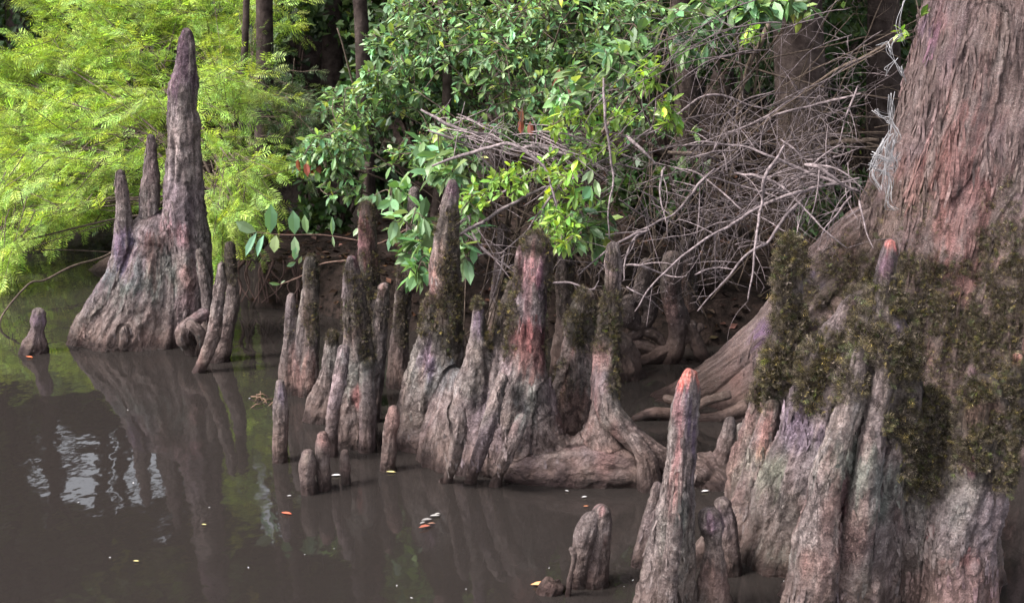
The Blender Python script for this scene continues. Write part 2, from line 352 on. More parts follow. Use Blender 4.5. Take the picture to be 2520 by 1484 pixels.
# small leafy moss sprig: a stalk with side blades
def sprig_template():
    V = []; Fq = []
    def blade(a, b, wd, z=0):
        a = np.array(a, float); b = np.array(b, float); d = b - a; p = np.array([-d[1], d[0], 0]); p /= np.linalg.norm(p); i = len(V)
        m = a + d * .5 + [0, 0, z]
        V.extend([a, m + p * wd, b, m - p * wd]); Fq.append((i, i + 1, i + 2, i + 3))
    blade((0, 0, 0), (0, 1, .15), .022, .1)
    for y in (.2, .4, .6, .8):
        l = .42 * (1.1 - y * .6)
        for sd in (-1, 1): blade((0, y, .05), (sd * l, y + l * .75, .2), .026, .06)
    return np.array(V), Fq
SPV, SPF = sprig_template()
def moss(parent, data, zones, label=None, size=.035, seed=1):
    """zones: (px,py,rx,ry,count)"""
    co, no = data; sx, sy = project(co); rng = np.random.default_rng(seed); P = []; Nn = []
    front = no[:, 1] < .45
    for (px, py, rx, ry, cnt) in zones:
        q = ((sx - px) / rx) ** 2 + ((sy - py) / ry) ** 2
        keep = np.where((q + 1.0 * fbm(co * 11, 3, 3) < .95) & front & (fbm(co * 26, 2, 77) > -.12))[0]
        if len(keep) == 0: continue
        pick = rng.choice(keep, min(int(cnt * 1.7), len(keep) * 3)); P.append(co[pick]); Nn.append(no[pick])
    if not P: return
    P = np.vstack(P); Nn = np.vstack(Nn); n = len(P)
    host = parent if parent.type == 'MESH' else [c for c in parent.children if c.name.startswith('trunk')][0]; at = host.data.color_attributes['tint'].data; tc = np.empty(len(at) * 4, np.float32); at.foreach_get('color', tc); tc = tc.reshape(-1, 4)
    kk = np.zeros(len(co))
    for (px, py, rx, ry, cnt) in zones: kk = np.maximum(kk, sstep(1.25, .75, ((sx - px) / rx) ** 2 + ((sy - py) / ry) ** 2 + .6 * fbm(co * 14, 2, 3)) * min(1, cnt / (rx * ry * .18)) * .8)
    tc[:, :3] *= (1 + kk[:, None] * (np.array([.26, .26, .21]) - 1)); at.foreach_set('color', tc.ravel())  # wood beneath the moss darkened, shade there put into the tint
    d = Nn * .4 + rng.normal(0, .5, (n, 3)) + np.array([0, -.05, .2])
    sc = size * .62 * rng.uniform(.4, 1.15, n)
    M = frames(d, rng.uniform(0, 6.28, n)) * sc[:, None, None]
    g = rng.random(n); v = rng.uniform(.3, 1.6, n) ** 1.4
    cols = np.column_stack([v * (1 + .15 * g), v * (.97 + .2 * g * g), v * (1.1 - .35 * g)])
    yl = rng.random(n) < .09; cols[yl] *= np.array([1.8, 1.7, .9])
    gr = rng.random(n) < .08; cols[gr] *= np.array([.8, 1.15, .7])
    o = bake('moss', SPV, SPF, M, P - Nn * .004, cols, M_MOSS, parent, jit=.5); o['kind'] = 'stuff'
    if label: o['label'] = label
    return o


FKV = np.array([(-.18, 0, 0), (.18, 0, 0), (-.2, .5, .02), (.17, .5, .025), (-.1, 1, .09), (.06, .92, .12)]); FKF = [(0, 1, 3, 2), (2, 3, 5, 4)]
M_FLAKE = plain_mat('bark_flake', (.034, .026, .025), (.105, .084, .081), 90, .85, .004)
M_FLAKE2 = plain_mat('bark_strip', (.033, .022, .021), (.11, .08, .076), 60, .85, .004)
def flakes(parent, data, n, size, seed, mat=None, zmin=.06, wide=1., label=None):
    co, no = data; rng = np.random.default_rng(seed); sx, sy = project(co)
    ok = np.where((no[:, 1] < .3) & (no[:, 2] < .3) & (co[:, 2] > zmin) & (sx > -60) & (sx < 2580) & (sy > -60) & (sy < 1540) & (fbm(co * 6, 2, 15) > -.1) & ~((np.abs(sx - 1700) < 40) & (sy < 965)) & ~((np.abs(sx - 2190) < 26) & (np.abs(sy - 605) < 25)))[0]
    if not len(ok): return
    pk = rng.choice(ok, n); P = co[pk]; Nn = no[pk]; up = rng.choice([-1, 1], n)
    t = np.column_stack([rng.normal(0, .12, n), rng.normal(0, .1, n), up * np.ones(n)]); t -= Nn * np.sum(t * Nn, 1, keepdims=True); t /= np.linalg.norm(t, axis=1, keepdims=True)
    x = np.cross(t, Nn); sc = size * .72 * rng.uniform(.35, 1.5, n) ** 1.3
    M = np.stack([x * wide * .8, t, Nn], 2) * sc[:, None, None]; v = rng.lognormal(0, .2, n)
    tc = np.empty(len(co) * 4, np.float32); host = parent if parent.type == 'MESH' else [c for c in parent.children if c.name.startswith('trunk')][0]; host.data.color_attributes['tint'].data.foreach_get('color', tc); tt = tc.reshape(-1, 4)[pk, :3]
    o = bake('bark_flakes', FKV, FKF, M, P - Nn * .0005, v[:, None] * np.clip(tt, 0, 1.15), mat or M_FLAKE, parent); o['kind'] = 'stuff'
    return o

# ------------------------------------------------------------------ ground and water
def bank(x, Y):
    e = np.interp(x, [-60, -1.75, -1.55, -1.2, -.75, .6, 1.3, 2.2, 3, 60], [12.5, 12.5, 7.1, 7.0, 6.5, 6.35, 6.2, 6.1, 5.6, 5.2])
    p = np.column_stack([x, Y, np.zeros(len(x))])
    e = e + .12 * fbm(p * 1.3, 3, 3)
    t = Y - e
    h = -.45 + .52 * sstep(-.25, .03, t) + .16 * sstep(.0, .35, t) + .12 * sstep(.5, 3, t) + .055 * np.clip(Y - 9, 0, 14)
    cove = sstep(-.95, -1.25, x) * sstep(8.0, 8.35, Y) * sstep(12.7, 12.2, Y)
    h = h * (1 - cove) + (-.3) * cove
    bed = -.45 + .05 * fbm(p * .8, 2, 8)
    h = np.where(t < -.25, bed, h)
    h = h + (h > -.1) * (.05 * fbm(p * 2.2, 3, 5) + .02 * fbm(p * 9, 2, 6))
    h = h + .25 * np.clip(np.abs(x) - 12, 0, 8) * .2 * (Y > 6)
    return h
xs = np.concatenate([-np.geomspace(120, 6, 26), np.linspace(-5.9, 5.9, 240), np.geomspace(6, 120, 26)])
ys = np.concatenate([-np.geomspace(120, 2, 14), np.linspace(-1.5, 14, 290), np.geomspace(14.2, 140, 40)])
GX, GY = np.meshgrid(xs, ys); gx, gy = GX.ravel(), GY.ravel(); gz = bank(gx, gy)
nx, ny = len(xs), len(ys)
ii = (np.arange(ny - 1)[:, None] * nx + np.arange(nx - 1)[None]).ravel()
quad = np.stack([ii, ii + 1, ii + nx + 1, ii + nx], -1)
M_SOIL = plain_mat('mud_and_litter', (.004, .003, .0025), (.02, .0135, .0115), 16, .85, .03)
g = link('ground', mesh_np('ground', np.column_stack([gx, gy, gz]), quad.ravel(), np.arange(len(quad)) * 4, np.ones((len(gx), 3)), True), M_SOIL)
tag(g, kind='structure')

m, nt, out = mat_new('swamp_water'); L = nt.links.new
geo = N(nt, 'ShaderNodeNewGeometry'); mp = N(nt, 'ShaderNodeMapping'); mp.inputs['Scale'].default_value = (1, .8, 1); L(geo.outputs['Position'], mp.inputs[0])
n1 = N(nt, 'ShaderNodeTexNoise', i_Scale=2.6, i_Detail=3, i_Roughness=.5); L(mp.outputs[0], n1.inputs['Vector'])
n2 = N(nt, 'ShaderNodeTexNoise', i_Scale=14, i_Detail=2, i_Roughness=.5); L(mp.outputs[0], n2.inputs['Vector'])
ad = N(nt, 'ShaderNodeMath', operation='MULTIPLY_ADD'); L(n2.outputs['Fac'], ad.inputs[0]); ad.inputs[1].default_value = .16; L(n1.outputs['Fac'], ad.inputs[2])
bp = N(nt, 'ShaderNodeBump', i_Strength=1, i_Distance=.0035); L(ad.outputs[0], bp.inputs['Height'])
df = N(nt, 'ShaderNodeBsdfDiffuse'); df.inputs[0].default_value = (.0165, .0138, .0128, 1)
tr = N(nt, 'ShaderNodeBsdfTransparent'); tr.inputs[0].default_value = (.62, .42, .26, 1)
mxa = N(nt, 'ShaderNodeMixShader'); mxa.inputs[0].default_value = .22; L(df.outputs[0], mxa.inputs[1]); L(tr.outputs[0], mxa.inputs[2])
fr = N(nt, 'ShaderNodeFresnel', i_IOR=1.4); L(bp.outputs[0], fr.inputs['Normal'])
gl = N(nt, 'ShaderNodeBsdfGlossy'); gl.inputs['Roughness'].default_value = .035; L(bp.outputs[0], gl.inputs['Normal'])
mxb = N(nt, 'ShaderNodeMixShader'); L(fr.outputs[0], mxb.inputs[0]); L(mxa.outputs[0], mxb.inputs[1]); L(gl.outputs[0], mxb.inputs[2])
L(mxb.outputs[0], out.inputs[0]); M_WATER = m
wv = np.array([(-120, -120, 0), (120, -120, 0), (120, 60, 0), (-120, 60, 0)], float)
wt = link('water', mesh_np('water', wv, [0, 1, 2, 3], [0]), M_WATER); tag(wt, kind='structure')

# ------------------------------------------------------------------ cypress knees
G1 = 'cypress knees standing in the swamp water'
RED = (1.0, .6, .58); PINK = (1.45, 1.02, 1.03); PURP = (1.0, .82, 1.35); GRN = (.72, 1.0, .95); PALE = (1.9, 1.9, 1.95); ORG = (3.3, 1.35, 1.0); DK = (.55, .5, .5)

o, dt = knee('cypress_knee', [
    dict(w=850, k=.8, p=[(460, 82, 11), (458, 112, 18), (455, 165, 24), (450, 215, 31), (449, 262, 33), (451, 330, 35), (452, 420, 39), (452, 500, 46), (455, 575, 52), (458, 650, 60), (450, 740, 66), (436, 850, 74)]),
    dict(w=850, k=.8, p=[(371, 338, 7), (371, 365, 11), (370, 420, 18), (368, 480, 21), (368, 540, 25), (372, 610, 36), (370, 700, 60), (355, 850, 80)]),
    dict(w=850, k=.8, p=[(297, 425, 7), (299, 450, 11), (303, 500, 15), (305, 560, 19), (305, 620, 26), (290, 690, 36), (262, 770, 50), (222, 850, 52)]),
    dict(w=854, k=.7, p=[(395, 585, 75), (390, 640, 98), (385, 700, 118), (368, 780, 140), (345, 850, 160)]),
    dict(w=858, k=1, p=[(492, 620, 8), (502, 680, 12), (508, 720, 12), (508, 790, 12), (500, 850, 14)]),
    dict(w=862, k=1, p=[(308, 812, 8, .02), (306, 835, 10, .02), (304, 862, 11, .02)], sub=True),
    dict(w=866, k=1, p=[(505, 770, 12, .03), (478, 790, 13, .06), (452, 812, 15, .1), (452, 838, 15, .1), (468, 860, 14, .06)]),
    dict(w=866, k=1, p=[(470, 800, 10, .1), (492, 820, 10, .1), (497, 845, 10, .08), (490, 868, 11, .06)]),
], 'tall three-pronged knee with broad flared base and the highest spire', G1, voxel=.0075,
    patches=[(370, 640, (26, 60), RED, .75), (440, 575, (45, 40), PINK, .8), (355, 670, (110, 75), GRN, .8), (300, 620, (25, 60), PURP, .8), (452, 140, (40, 130), (.62, .5, .66), 1),
             (432, 330, (14, 130), PALE, .55), (425, 500, (12, 100), PALE, .35), (470, 860, (60, 30), GRN, .7), (400, 840, (60, 25), RED, .35), (300, 440, (25, 60), (.75, .7, .72), .8), (372, 420, (25, 120), (.8, .68, .72), .8)])

flakes(o, dt, 800, .04, 11, wide=.8)

o, dt = knee('cypress_knee', [
    dict(w=918, k=1, p=[(545, 652, 6), (542, 700, 11), (535, 760, 14), (526, 820, 17), (510, 865, 17), (494, 900, 14), (482, 922, 12)]),
    dict(w=890, k=1, p=[(566, 604, 9), (566, 640, 13), (570, 700, 14), (572, 740, 16), (562, 790, 20), (550, 840, 22), (540, 885, 26)]),
], 'narrow twisted knee with two prongs beside the tall flared knee', G1, voxel=.006, patches=[(570, 700, (30, 150), (.8, .75, .7), .7), (490, 900, (20, 40), PINK, .4)])
moss(o, dt, [(570, 640, 22, 60, 260)], size=.033, seed=2)

o, dt = knee('cypress_knee', [dict(w=872, k=1, p=[(95, 772, 13), (95, 795, 17), (92, 812, 15), (90, 832, 22), (86, 850, 28), (80, 868, 30)])],
     'short knobbly knee with rounded head, alone at the far left', G1, voxel=.006, flute=1.3, patches=[(95, 785, 20, PURP, .6), (70, 850, (14, 30), (1.4, 1.5, 1.1), .6)])

o, dt = knee('cypress_knee', [
    dict(w=970, k=1, p=[(717, 728, 9), (715, 780, 13), (711, 850, 15), (706, 910, 18), (712, 965, 24)]),
    dict(w=975, k=1, p=[(765, 640, 14), (764, 700, 17), (766, 770, 16), (768, 830, 17), (762, 900, 20), (760, 970, 26)]),
    dict(w=972, k=1, p=[(752, 720, 9), (745, 790, 11), (740, 860, 14), (738, 920, 16), (742, 968, 20)]),
], 'dark slender knees with twin prongs and furry moss on the taller one', G1, voxel=.006, patches=[(740, 940, (60, 60), (1.3, .8, .72), .6)])
moss(o, dt, [(768, 680, 24, 60, 350), (765, 780, 18, 80, 300), (715, 800, 14, 60, 60)], size=.03, seed=3)

o, dt = knee('cypress_knee', [dict(w=1140, k=1, p=[(690, 942, 9), (690, 985, 14), (690, 1040, 18), (690, 1090, 19), (690, 1140, 20)])],
     'straight post-like knee with a pale tip rising alone left of the fluted stump', G1, voxel=.005, flute=.8, patches=[(690, 970, (18, 40), (1.15, 1.1, 1.4), .8), (690, 1100, (22, 50), PINK, .35)])

o, dt = knee('cypress_knee', [
    dict(w=1100, k=.9, p=[(866, 640, 10), (867, 680, 18), (872, 740, 26), (878, 800, 32), (878, 870, 38), (876, 950, 46), (868, 1030, 52), (866, 1098, 56)]),
    dict(w=1040, k=.8, p=[(817, 828, 12), (815, 870, 17), (810, 920, 24), (800, 970, 30), (788, 1010, 34), (778, 1040, 34)]),
    dict(Y=5.28, k=.9, p=[(902, 505, 11), (903, 545, 17), (905, 610, 22), (905, 680, 25), (905, 760, 32), (900, 860, 38), (890, 1000, 44)]),
    dict(w=1108, k=1, p=[(846, 860, 10, .05), (836, 930, 13, .12), (822, 1000, 14, .14), (816, 1060, 14, .12), (818, 1108, 15, .08)]),
    dict(w=1105, k=1, p=[(905, 900, 14, .0), (905, 1000, 16, .04), (903, 1100, 18, .04)]),
    dict(w=1040, k=1, p=[(945, 708, 11), (938, 780, 17), (932, 850, 18), (930, 920, 16), (926, 985, 14), (918, 1035, 14)]),
], 'fluted knee cluster with a mossy reddish rear spire and ribbed left lobe', G1, voxel=.0065,
    patches=[(903, 590, (28, 70), (1.5, .85, .95), .8), (905, 520, 25, (.8, .65, .65), .6), (878, 975, (9, 22), (1.6, .75, .8), .8), (870, 900, (40, 60), GRN, .5), (930, 930, (14, 60), (1, 1.15, 1.25), .6),
             (880, 820, (30, 60), PINK, .3)])
moss(o, dt, [(905, 540, 28, 60, 260), (905, 680, 34, 70, 600), (880, 770, 40, 70, 900), (905, 850, 26, 50, 500), (815, 820, 22, 30, 160), (865, 680, 18, 40, 200), (945, 760, 16, 60, 120)], size=.033, seed=4)
flakes(o, dt, 420, .035, 41)

o, dt = knee('cypress_knee', [
    dict(w=955, k=1, p=[(1000, 600, 12), (995, 660, 17), (990, 740, 20), (984, 820, 20), (980, 890, 26), (985, 950, 34)]),
    dict(w=955, k=1, p=[(1020, 470, 9), (1016, 520, 11), (1010, 600, 13), (1010, 700, 14)], sub=False),
], 'dim mossy knee standing behind the fluted cluster and the big triple knee', G1, voxel=.007, patches=[(990, 780, (60, 300), (.72, .66, .66), 1)])
moss(o, dt, [(992, 680, 24, 90, 500), (985, 800, 20, 60, 200)], size=.033, seed=5)

for (lab, tb, pt) in [
    ('small knee with bulging rounded head in front of the big triple knee', [dict(w=1162, k=1, p=[(969, 1008, 12), (966, 1040, 17), (960, 1070, 16), (957, 1110, 18), (952, 1160, 19)])], [(960, 1140, (25, 30), PINK, .3)]),
    ('stubby pitted knee, left and lowest of the trio of stubs', [dict(w=1218, k=1, p=[(757, 1116, 12), (757, 1145, 17), (758, 1180, 18), (761, 1218, 19)])], [(757, 1130, 22, (1.2, 1.2, 1), .5)]),
    ('stub knee with smooth rounded head, tallest of the trio of stubs', [dict(w=1208, k=1, p=[(793, 1072, 10), (794, 1100, 16), (795, 1150, 17), (798, 1208, 19)])], [(793, 1090, 20, PINK, .4)]),
    ('thinnest little peg knee at the right of the trio of stubs', [dict(w=1194, k=1, p=[(848, 1114, 8), (849, 1150, 10), (851, 1194, 12)])], [(850, 1160, 20, PINK, .3)])]:
    knee('cypress_knee', tb, lab, G1, voxel=.0045, patches=pt, flute=.8)

o, dt = knee('cypress_knee', [
    # tall left spire and its broad foot
    dict(w=1108, k=.85, p=[(1113, 452, 10), (1110, 480, 17), (1104, 530, 23), (1098, 590, 29), (1092, 650, 33), (1090, 710, 38), (1088, 770, 46), (1080, 850, 56), (1068, 930, 64), (1052, 1010, 70), (1040, 1108, 76)]),
    dict(w=1100, k=1, p=[(1040, 880, 10, -.02), (1020, 950, 10), (1000, 1020, 12), (985, 1095, 14)]),
    # short second spire
    dict(w=1150, k=.9, p=[(1177, 745, 9), (1177, 780, 14), (1177, 830, 21), (1174, 890, 32), (1168, 950, 42), (1160, 1030, 48), (1140, 1140, 55)]),
    # red third spire
    dict(w=1175, k=.85, p=[(1316, 600, 30), (1314, 650, 38), (1306, 720, 42), (1300, 800, 44), (1294, 870, 48), (1286, 940, 56), (1276, 1020, 64), (1262, 1100, 70), (1262, 1165, 74)]),
    dict(w=1150, k=1, p=[(1262, 700, 10, -.05), (1248, 760, 16, -.05), (1236, 830, 20, -.04), (1226, 920, 26), (1212, 1010, 30), (1190, 1140, 44)]),
    dict(w=1184, k=1, p=[(1284, 1030, 11, .12), (1272, 1060, 15, .15), (1252, 1110, 16, .15), (1234, 1150, 15, .12), (1222, 1184, 15, .06)]),
    dict(w=1178, k=1, p=[(1236, 930, 12, .03), (1214, 1010, 17, .1), (1192, 1080, 17, .12), (1172, 1140, 15, .1), (1160, 1176, 15, .05)]),
    dict(w=1182, k=1, p=[(1136, 1012, 7, .16), (1133, 1050, 13, .16), (1124, 1100, 16, .12), (1112, 1150, 14, .08), (1102, 1184, 13, .03)]),
    dict(w=1150, k=.9, p=[(1120, 930, 26, -.1), (1122, 1000, 60, -.08), (1118, 1060, 76, -.04), (1112, 1150, 84)]),
    dict(w=1165, k=.9, p=[(1222, 900, 26, -.12), (1214, 980, 60, -.08), (1206, 1060, 84, -.03), (1200, 1165, 92)]),
    # low body running right
    dict(w=1178, k=.7, p=[(1312, 960, 44), (1322, 1040, 52), (1342, 1110, 66), (1366, 1176, 84)]),
    # fourth spire with arched arms
    dict(w=1186, k=.9, p=[(1508, 608, 11), (1508, 650, 16), (1505, 720, 18), (1500, 790, 24), (1492, 860, 34), (1488, 930, 34), (1486, 1000, 32), (1482, 1060, 46), (1490, 1120, 66), (1506, 1185, 80)]),
    dict(w=1150, k=.9, p=[(1440, 730, 20, -.1), (1432, 800, 32, -.1), (1425, 880, 44, -.1), (1412, 960, 52, -.12), (1400, 1060, 52, -.1)], sub=False),
    dict(w=1188, k=1, p=[(1488, 930, 20), (1500, 1010, 28, .02), (1545, 1062, 28, .03), (1595, 1105, 28, .03), (1650, 1145, 30, .02), (1700, 1180, 34)]),
    dict(Y=YW(1182) + .05, k=1, sub=False, p=[(1230, 1150, 30), (1290, 1160, 50), (1350, 1165, 66), (1410, 1165, 76), (1470, 1160, 80), (1540, 1165, 80), (1610, 1180, 72), (1690, 1195, 58), (1760, 1218, 40), (1840, 1232, 30)]),
    dict(Y=YW(1190) + .1, k=1, sub=False, p=[(1330, 1000, 26), (1350, 1070, 34), (1395, 1112, 34), (1440, 1098, 34), (1480, 1040, 30)]),
    dict(w=1196, k=1, p=[(1560, 1080, 16, .06), (1590, 1130, 22, .08), (1600, 1192, 28, .06)]),
    dict(w=1200, k=.7, p=[(1720, 1160, 48), (1730, 1195, 60), (1740, 1205, 80)]),
    dict(w=1190, k=1, p=[(1797, 1035, 9, .02), (1790, 1075, 15, .02), (1776, 1120, 18, .02), (1750, 1160, 30, .02), (1730, 1190, 40)]),
    dict(w=1200, k=1, p=[(1826, 1050, 9), (1832, 1100, 11), (1842, 1150, 12), (1840, 1200, 14)]),
], 'massive joined knee with four spires, ridged feet and an arching root at its right', G1, voxel=.0075, smooth=8,
    patches=[(1300, 850, (60, 75), (.8, .4, .39), .75), (1296, 730, (24, 100), (1.35, 1.0, 1.03), .8), (1334, 740, (14, 90), (.8, .62, .95), .7), (1310, 640, 45, (1.15, .9, .85), .5), (1150, 770, (60, 40), (1.2, 1.05, 1.6), .0),
             (1177, 780, (14, 60), (1.3, 1.15, 1.7), .8), (1082, 700, (14, 120), (1.9, 1.6, 1.5), .7), (1085, 930, (50, 60), (1.05, 1.3, 1.4), .7), (1050, 880, (25, 40), PURP, .6), (1070, 990, (50, 50), (1.3, 1.1, 1.1), .4),
             (1290, 990, (45, 60), (.95, 1.25, 1.2), .6), (1462, 880, (40, 34), (1.3, .88, .86), .6), (1410, 1000, (40, 90), (1.5, .85, .8), .4), (1110, 462, 20, (1.2, .9, 1.2), .7), (1504, 690, (15, 50), (1.8, 1.6, 1.6), .6), (1507, 620, 22, (1.3, 1.3, 1.1), .6),
             (1400, 960, (60, 160), (.8, .72, .7), .5), (1600, 1120, (150, 80), (.95, .8, .75), .5)])
moss(o, dt, [(1104, 560, 34, 50, 260), (1112, 650, 30, 60, 500), (1115, 760, 34, 80, 900), (1060, 780, 40, 60, 700), (1110, 840, 26, 40, 260), (1177, 745, 20, 18, 130), (1205, 800, 18, 60, 260), (1312, 605, 50, 36, 800),
            (1262, 680, 24, 60, 360), (1350, 680, 16, 60, 200), (1345, 800, 16, 80, 200), (1245, 790, 30, 80, 600), (1250, 850, 20, 40, 100), (1430, 790, 42, 80, 900), (1500, 750, 30, 70, 500), (1525, 840, 24, 80, 500), (1470, 830, 50, 40, 400), (1520, 940, 24, 50, 260), (1508, 640, 16, 30, 60), (1390, 930, 24, 60, 130)],
     'olive brown moss matted over the upper spires', size=.036, seed=6)
flakes(o, dt, 1100, .038, 61)

o, dt = knee('cypress_knee', [
    dict(w=1545, k=.9, p=[(1699, 922, 15), (1696, 950, 22), (1688, 1000, 29), (1680, 1060, 32), (1674, 1120, 35), (1668, 1180, 38), (1660, 1250, 44), (1650, 1330, 54), (1640, 1420, 62), (1632, 1540, 74)]),
    dict(w=1545, k=1, p=[(1668, 1170, 8, .06), (1664, 1250, 14, .08), (1655, 1350, 18, .08), (1645, 1440, 20, .06), (1640, 1540, 24, .03)]),
    dict(w=1395, k=.9, p=[(1618, 1195, 10), (1606, 1260, 18), (1594, 1320, 24), (1585, 1390, 28)]),
    dict(w=1500, k=1, p=[(1620, 1300, 14), (1600, 1400, 18), (1585, 1480, 20)]),
], 'foreground knee like a leaning post with a glowing orange tip', G1, voxel=.005,
    patches=[(1700, 922, (34, 32), (3.4, 1.5, 1.2), 1), (1672, 1060, (14, 140), (1.9, 1.15, 1.2), .7), (1700, 1050, (14, 110), (.75, .62, 1.1), .7), (1680, 1250, (26, 70), GRN, .6), (1655, 1200, (14, 80), (1.6, 1, 1), .4)])

flakes(o, dt, 260, .035, 101, wide=.7)

o, dt = knee('cypress_knee', [
    dict(w=1448, k=1, p=[(1482, 1262, 20), (1478, 1290, 26), (1474, 1330, 28), (1468, 1380, 29), (1462, 1445, 32)]),
    dict(w=1440, k=1, p=[(1455, 1275, 14, .03), (1440, 1310, 20, .04), (1430, 1360, 20, .04), (1420, 1440, 20, .02)]),
    dict(w=1452, k=1, p=[(1406, 1350, 4, .06), (1414, 1370, 4, .07), (1406, 1410, 5, .06), (1400, 1450, 6, .04)]),
], 'grey hunched knee with a thin root on its left, left of the orange-tipped knee', G1, voxel=.005, patches=[(1482, 1255, 18, (1.5, 1, 1.05), .7), (1490, 1350, (15, 60), (1.3, .85, .8), .4)])
o, dt = knee('cypress_knee', [dict(w=1462, k=1, p=[(1362, 1440, 18), (1355, 1452, 26)])], 'lowest dark nub just breaking the water beside an orange leaf', G1, voxel=.005, patches=[(1355, 1450, 40, (.8, .6, .6), .7)])
o, dt = knee('cypress_knee', [
    dict(w=1530, k=1, p=[(1748, 1272, 24), (1750, 1298, 26), (1753, 1325, 19), (1755, 1370, 24), (1752, 1420, 36), (1748, 1520, 48)]),
    dict(w=1415, k=1, p=[(1778, 1240, 20), (1786, 1280, 22), (1790, 1340, 26), (1790, 1410, 30)]),
    dict(w=1390, k=1, p=[(1735, 1330, 12), (1722, 1360, 22), (1712, 1388, 30)]),
], 'knee with a purple ball-shaped head right of the orange-tipped knee', G1, voxel=.0055, patches=[(1750, 1285, 30, (.85, .7, 1.0), .8), (1778, 1240, 24, (1.3, 1.3, 1.1), .5), (1750, 1440, (50, 60), (1.3, .9, .85), .5)])

# the large knees massed before the trunk
o, dt = knee('cypress_knee', [
    dict(Y=3.42, k=1, p=[(2190, 600, 9), (2186, 630, 16), (2180, 690, 24), (2176, 760, 44), (2172, 830, 66), (2168, 900, 84), (2160, 1000, 92), (2140, 1120, 104), (2110, 1260, 115), (2080, 1400, 128), (2060, 1540, 140)]),
    dict(Y=3.33, k=1, p=[(2115, 870, 12, .02), (2098, 960, 20, .04), (2072, 1050, 26, .06), (2040, 1150, 34, .06), (2020, 1260, 42, .06), (2000, 1400, 60, .05)]),
    dict(Y=3.33, k=1, p=[(2176, 820, 12, -.02), (2172, 930, 20, .02), (2156, 1040, 26, .04), (2135, 1170, 32, .05), (2110, 1310, 38, .05), (2080, 1540, 50, .02)]),
    dict(Y=3.95, k=.8, p=[(2010, 830, 26), (1990, 900, 46), (1975, 980, 66), (1960, 1060, 78), (1945, 1140, 92), (1930, 1240, 100), (1900, 1340, 104), (1880, 1400, 110)]),
    dict(Y=3.95, k=.9, p=[(1900, 1000, 16, .05), (1880, 1100, 28, .08), (1862, 1200, 40, .08), (1840, 1300, 40, .08), (1825, 1380, 36, .06)]),
    dict(Y=3.95, k=1, p=[(1946, 600, 16), (1944, 650, 24), (1940, 720, 28), (1938, 790, 32), (1936, 860, 42), (1930, 930, 55)], sub=False),
    dict(Y=3.4, k=1, p=[(2195, 1000, 24), (2180, 1160, 34), (2160, 1300, 44), (2140, 1420, 56), (2120, 1560, 66)]),
    dict(Y=3.72, k=.6, p=[(2130, 780, 70), (2110, 900, 120), (2070, 1040, 130), (2030, 1200, 150), (2000, 1380, 180), (1985, 1540, 200)]),
    dict(Y=4.0, k=.6, p=[(1950, 860, 50), (1950, 960, 90), (1940, 1080, 115), (1925, 1200, 130), (1910, 1320, 130), (1900, 1400, 120)]),
], 'great foreground buttress knee, moss-capped with a pink finger tip and pale cracked bark', G1, voxel=.0075,
    patches=[(2190, 598, (26, 26), (3.2, 1.5, 1.35), 1), (2188, 650, (20, 40), (1.3, .95, 1.25), .8), (2110, 930, (16, 80), (1.9, 1.9, 1.95), .8), (2170, 980, (22, 80), (1.9, 1.85, 1.85), .75), (2205, 850, (50, 50), (1.0, .92, 1.6), .7),
             (2130, 1180, (90, 90), (.75, 1.05, .95), .7), (2090, 1270, (70, 60), (.9, 1.1, 1.05), .4), (2080, 1240, (14, 50), (1.8, .75, .95), .6), (1890, 1180, (50, 70), (.85, 1.08, .85), .6), (1890, 1370, (60, 30), (.6, .9, .85), .7),
             (1980, 1060, (50, 60), (1.0, .92, 1.3), .5), (1880, 1060, (25, 60), (1.6, .95, .9), .6), (2020, 1440, (60, 80), (1.2, .85, .8), .4)])
moss(o, dt, [(2180, 790, 110, 120, 1500), (1960, 860, 100, 100, 1100), (2230, 980, 60, 140, 900), (2070, 940, 70, 60, 500), (2180, 800, 90, 60, 500), (2120, 830, 60, 60, 330), (2240, 900, 46, 100, 700), (2235, 1040, 34, 90, 500), (2240, 1160, 24, 70, 260), (1945, 650, 42, 90, 750), (1940, 780, 46, 70, 500),
            (1900, 890, 60, 60, 700), (1990, 900, 56, 70, 800), (2060, 900, 50, 60, 300), (1890, 960, 46, 50, 500), (2000, 980, 50, 40, 260), (2170, 880, 50, 50, 160)],
     'dark ferny moss draped over the tops and right flank', size=.058, seed=7)
flakes(o, dt, 1100, .042, 71)

o, dt = knee('cypress_knee', [
    dict(Y=3.45, k=.9, p=[(2290, 1000, 36), (2296, 1080, 48), (2304, 1160, 60), (2308, 1260, 76), (2300, 1380, 96), (2290, 1540, 112)]),
    dict(Y=3.38, k=.9, p=[(2420, 960, 40), (2412, 1060, 64), (2400, 1150, 78), (2375, 1240, 84), (2350, 1340, 90), (2340, 1450, 96), (2345, 1560, 110)]),
    dict(Y=3.42, k=1, p=[(2505, 880, 11), (2500, 930, 24), (2480, 1000, 40), (2455, 1080, 52)], sub=False),
    dict(Y=3.4, k=1, p=[(2270, 1060, 22), (2258, 1200, 34), (2245, 1340, 44), (2230, 1540, 56)]),
    dict(Y=3.55, k=.6, p=[(2350, 1130, 30), (2350, 1180, 70), (2345, 1250, 100), (2335, 1350, 115), (2330, 1540, 130)]),
], 'rounded wet brown buttress knee with a small pink tip in the lower right corner', G1, voxel=.0075,
    patches=[(2505, 882, 22, (3.2, 1.8, 1.6), 1), (2290, 1310, (10, 26), (1.5, .7, .75), .8), (2390, 1160, (26, 24), (1.4, .7, 1.0), .7), (2350, 1380, (45, 12), (1.5, .85, .8), .5), (2370, 1250, (70, 60), (.95, 1.05, 1.1), .4),
             (2320, 1460, (130, 80), (1.2, .85, .82), .5)])
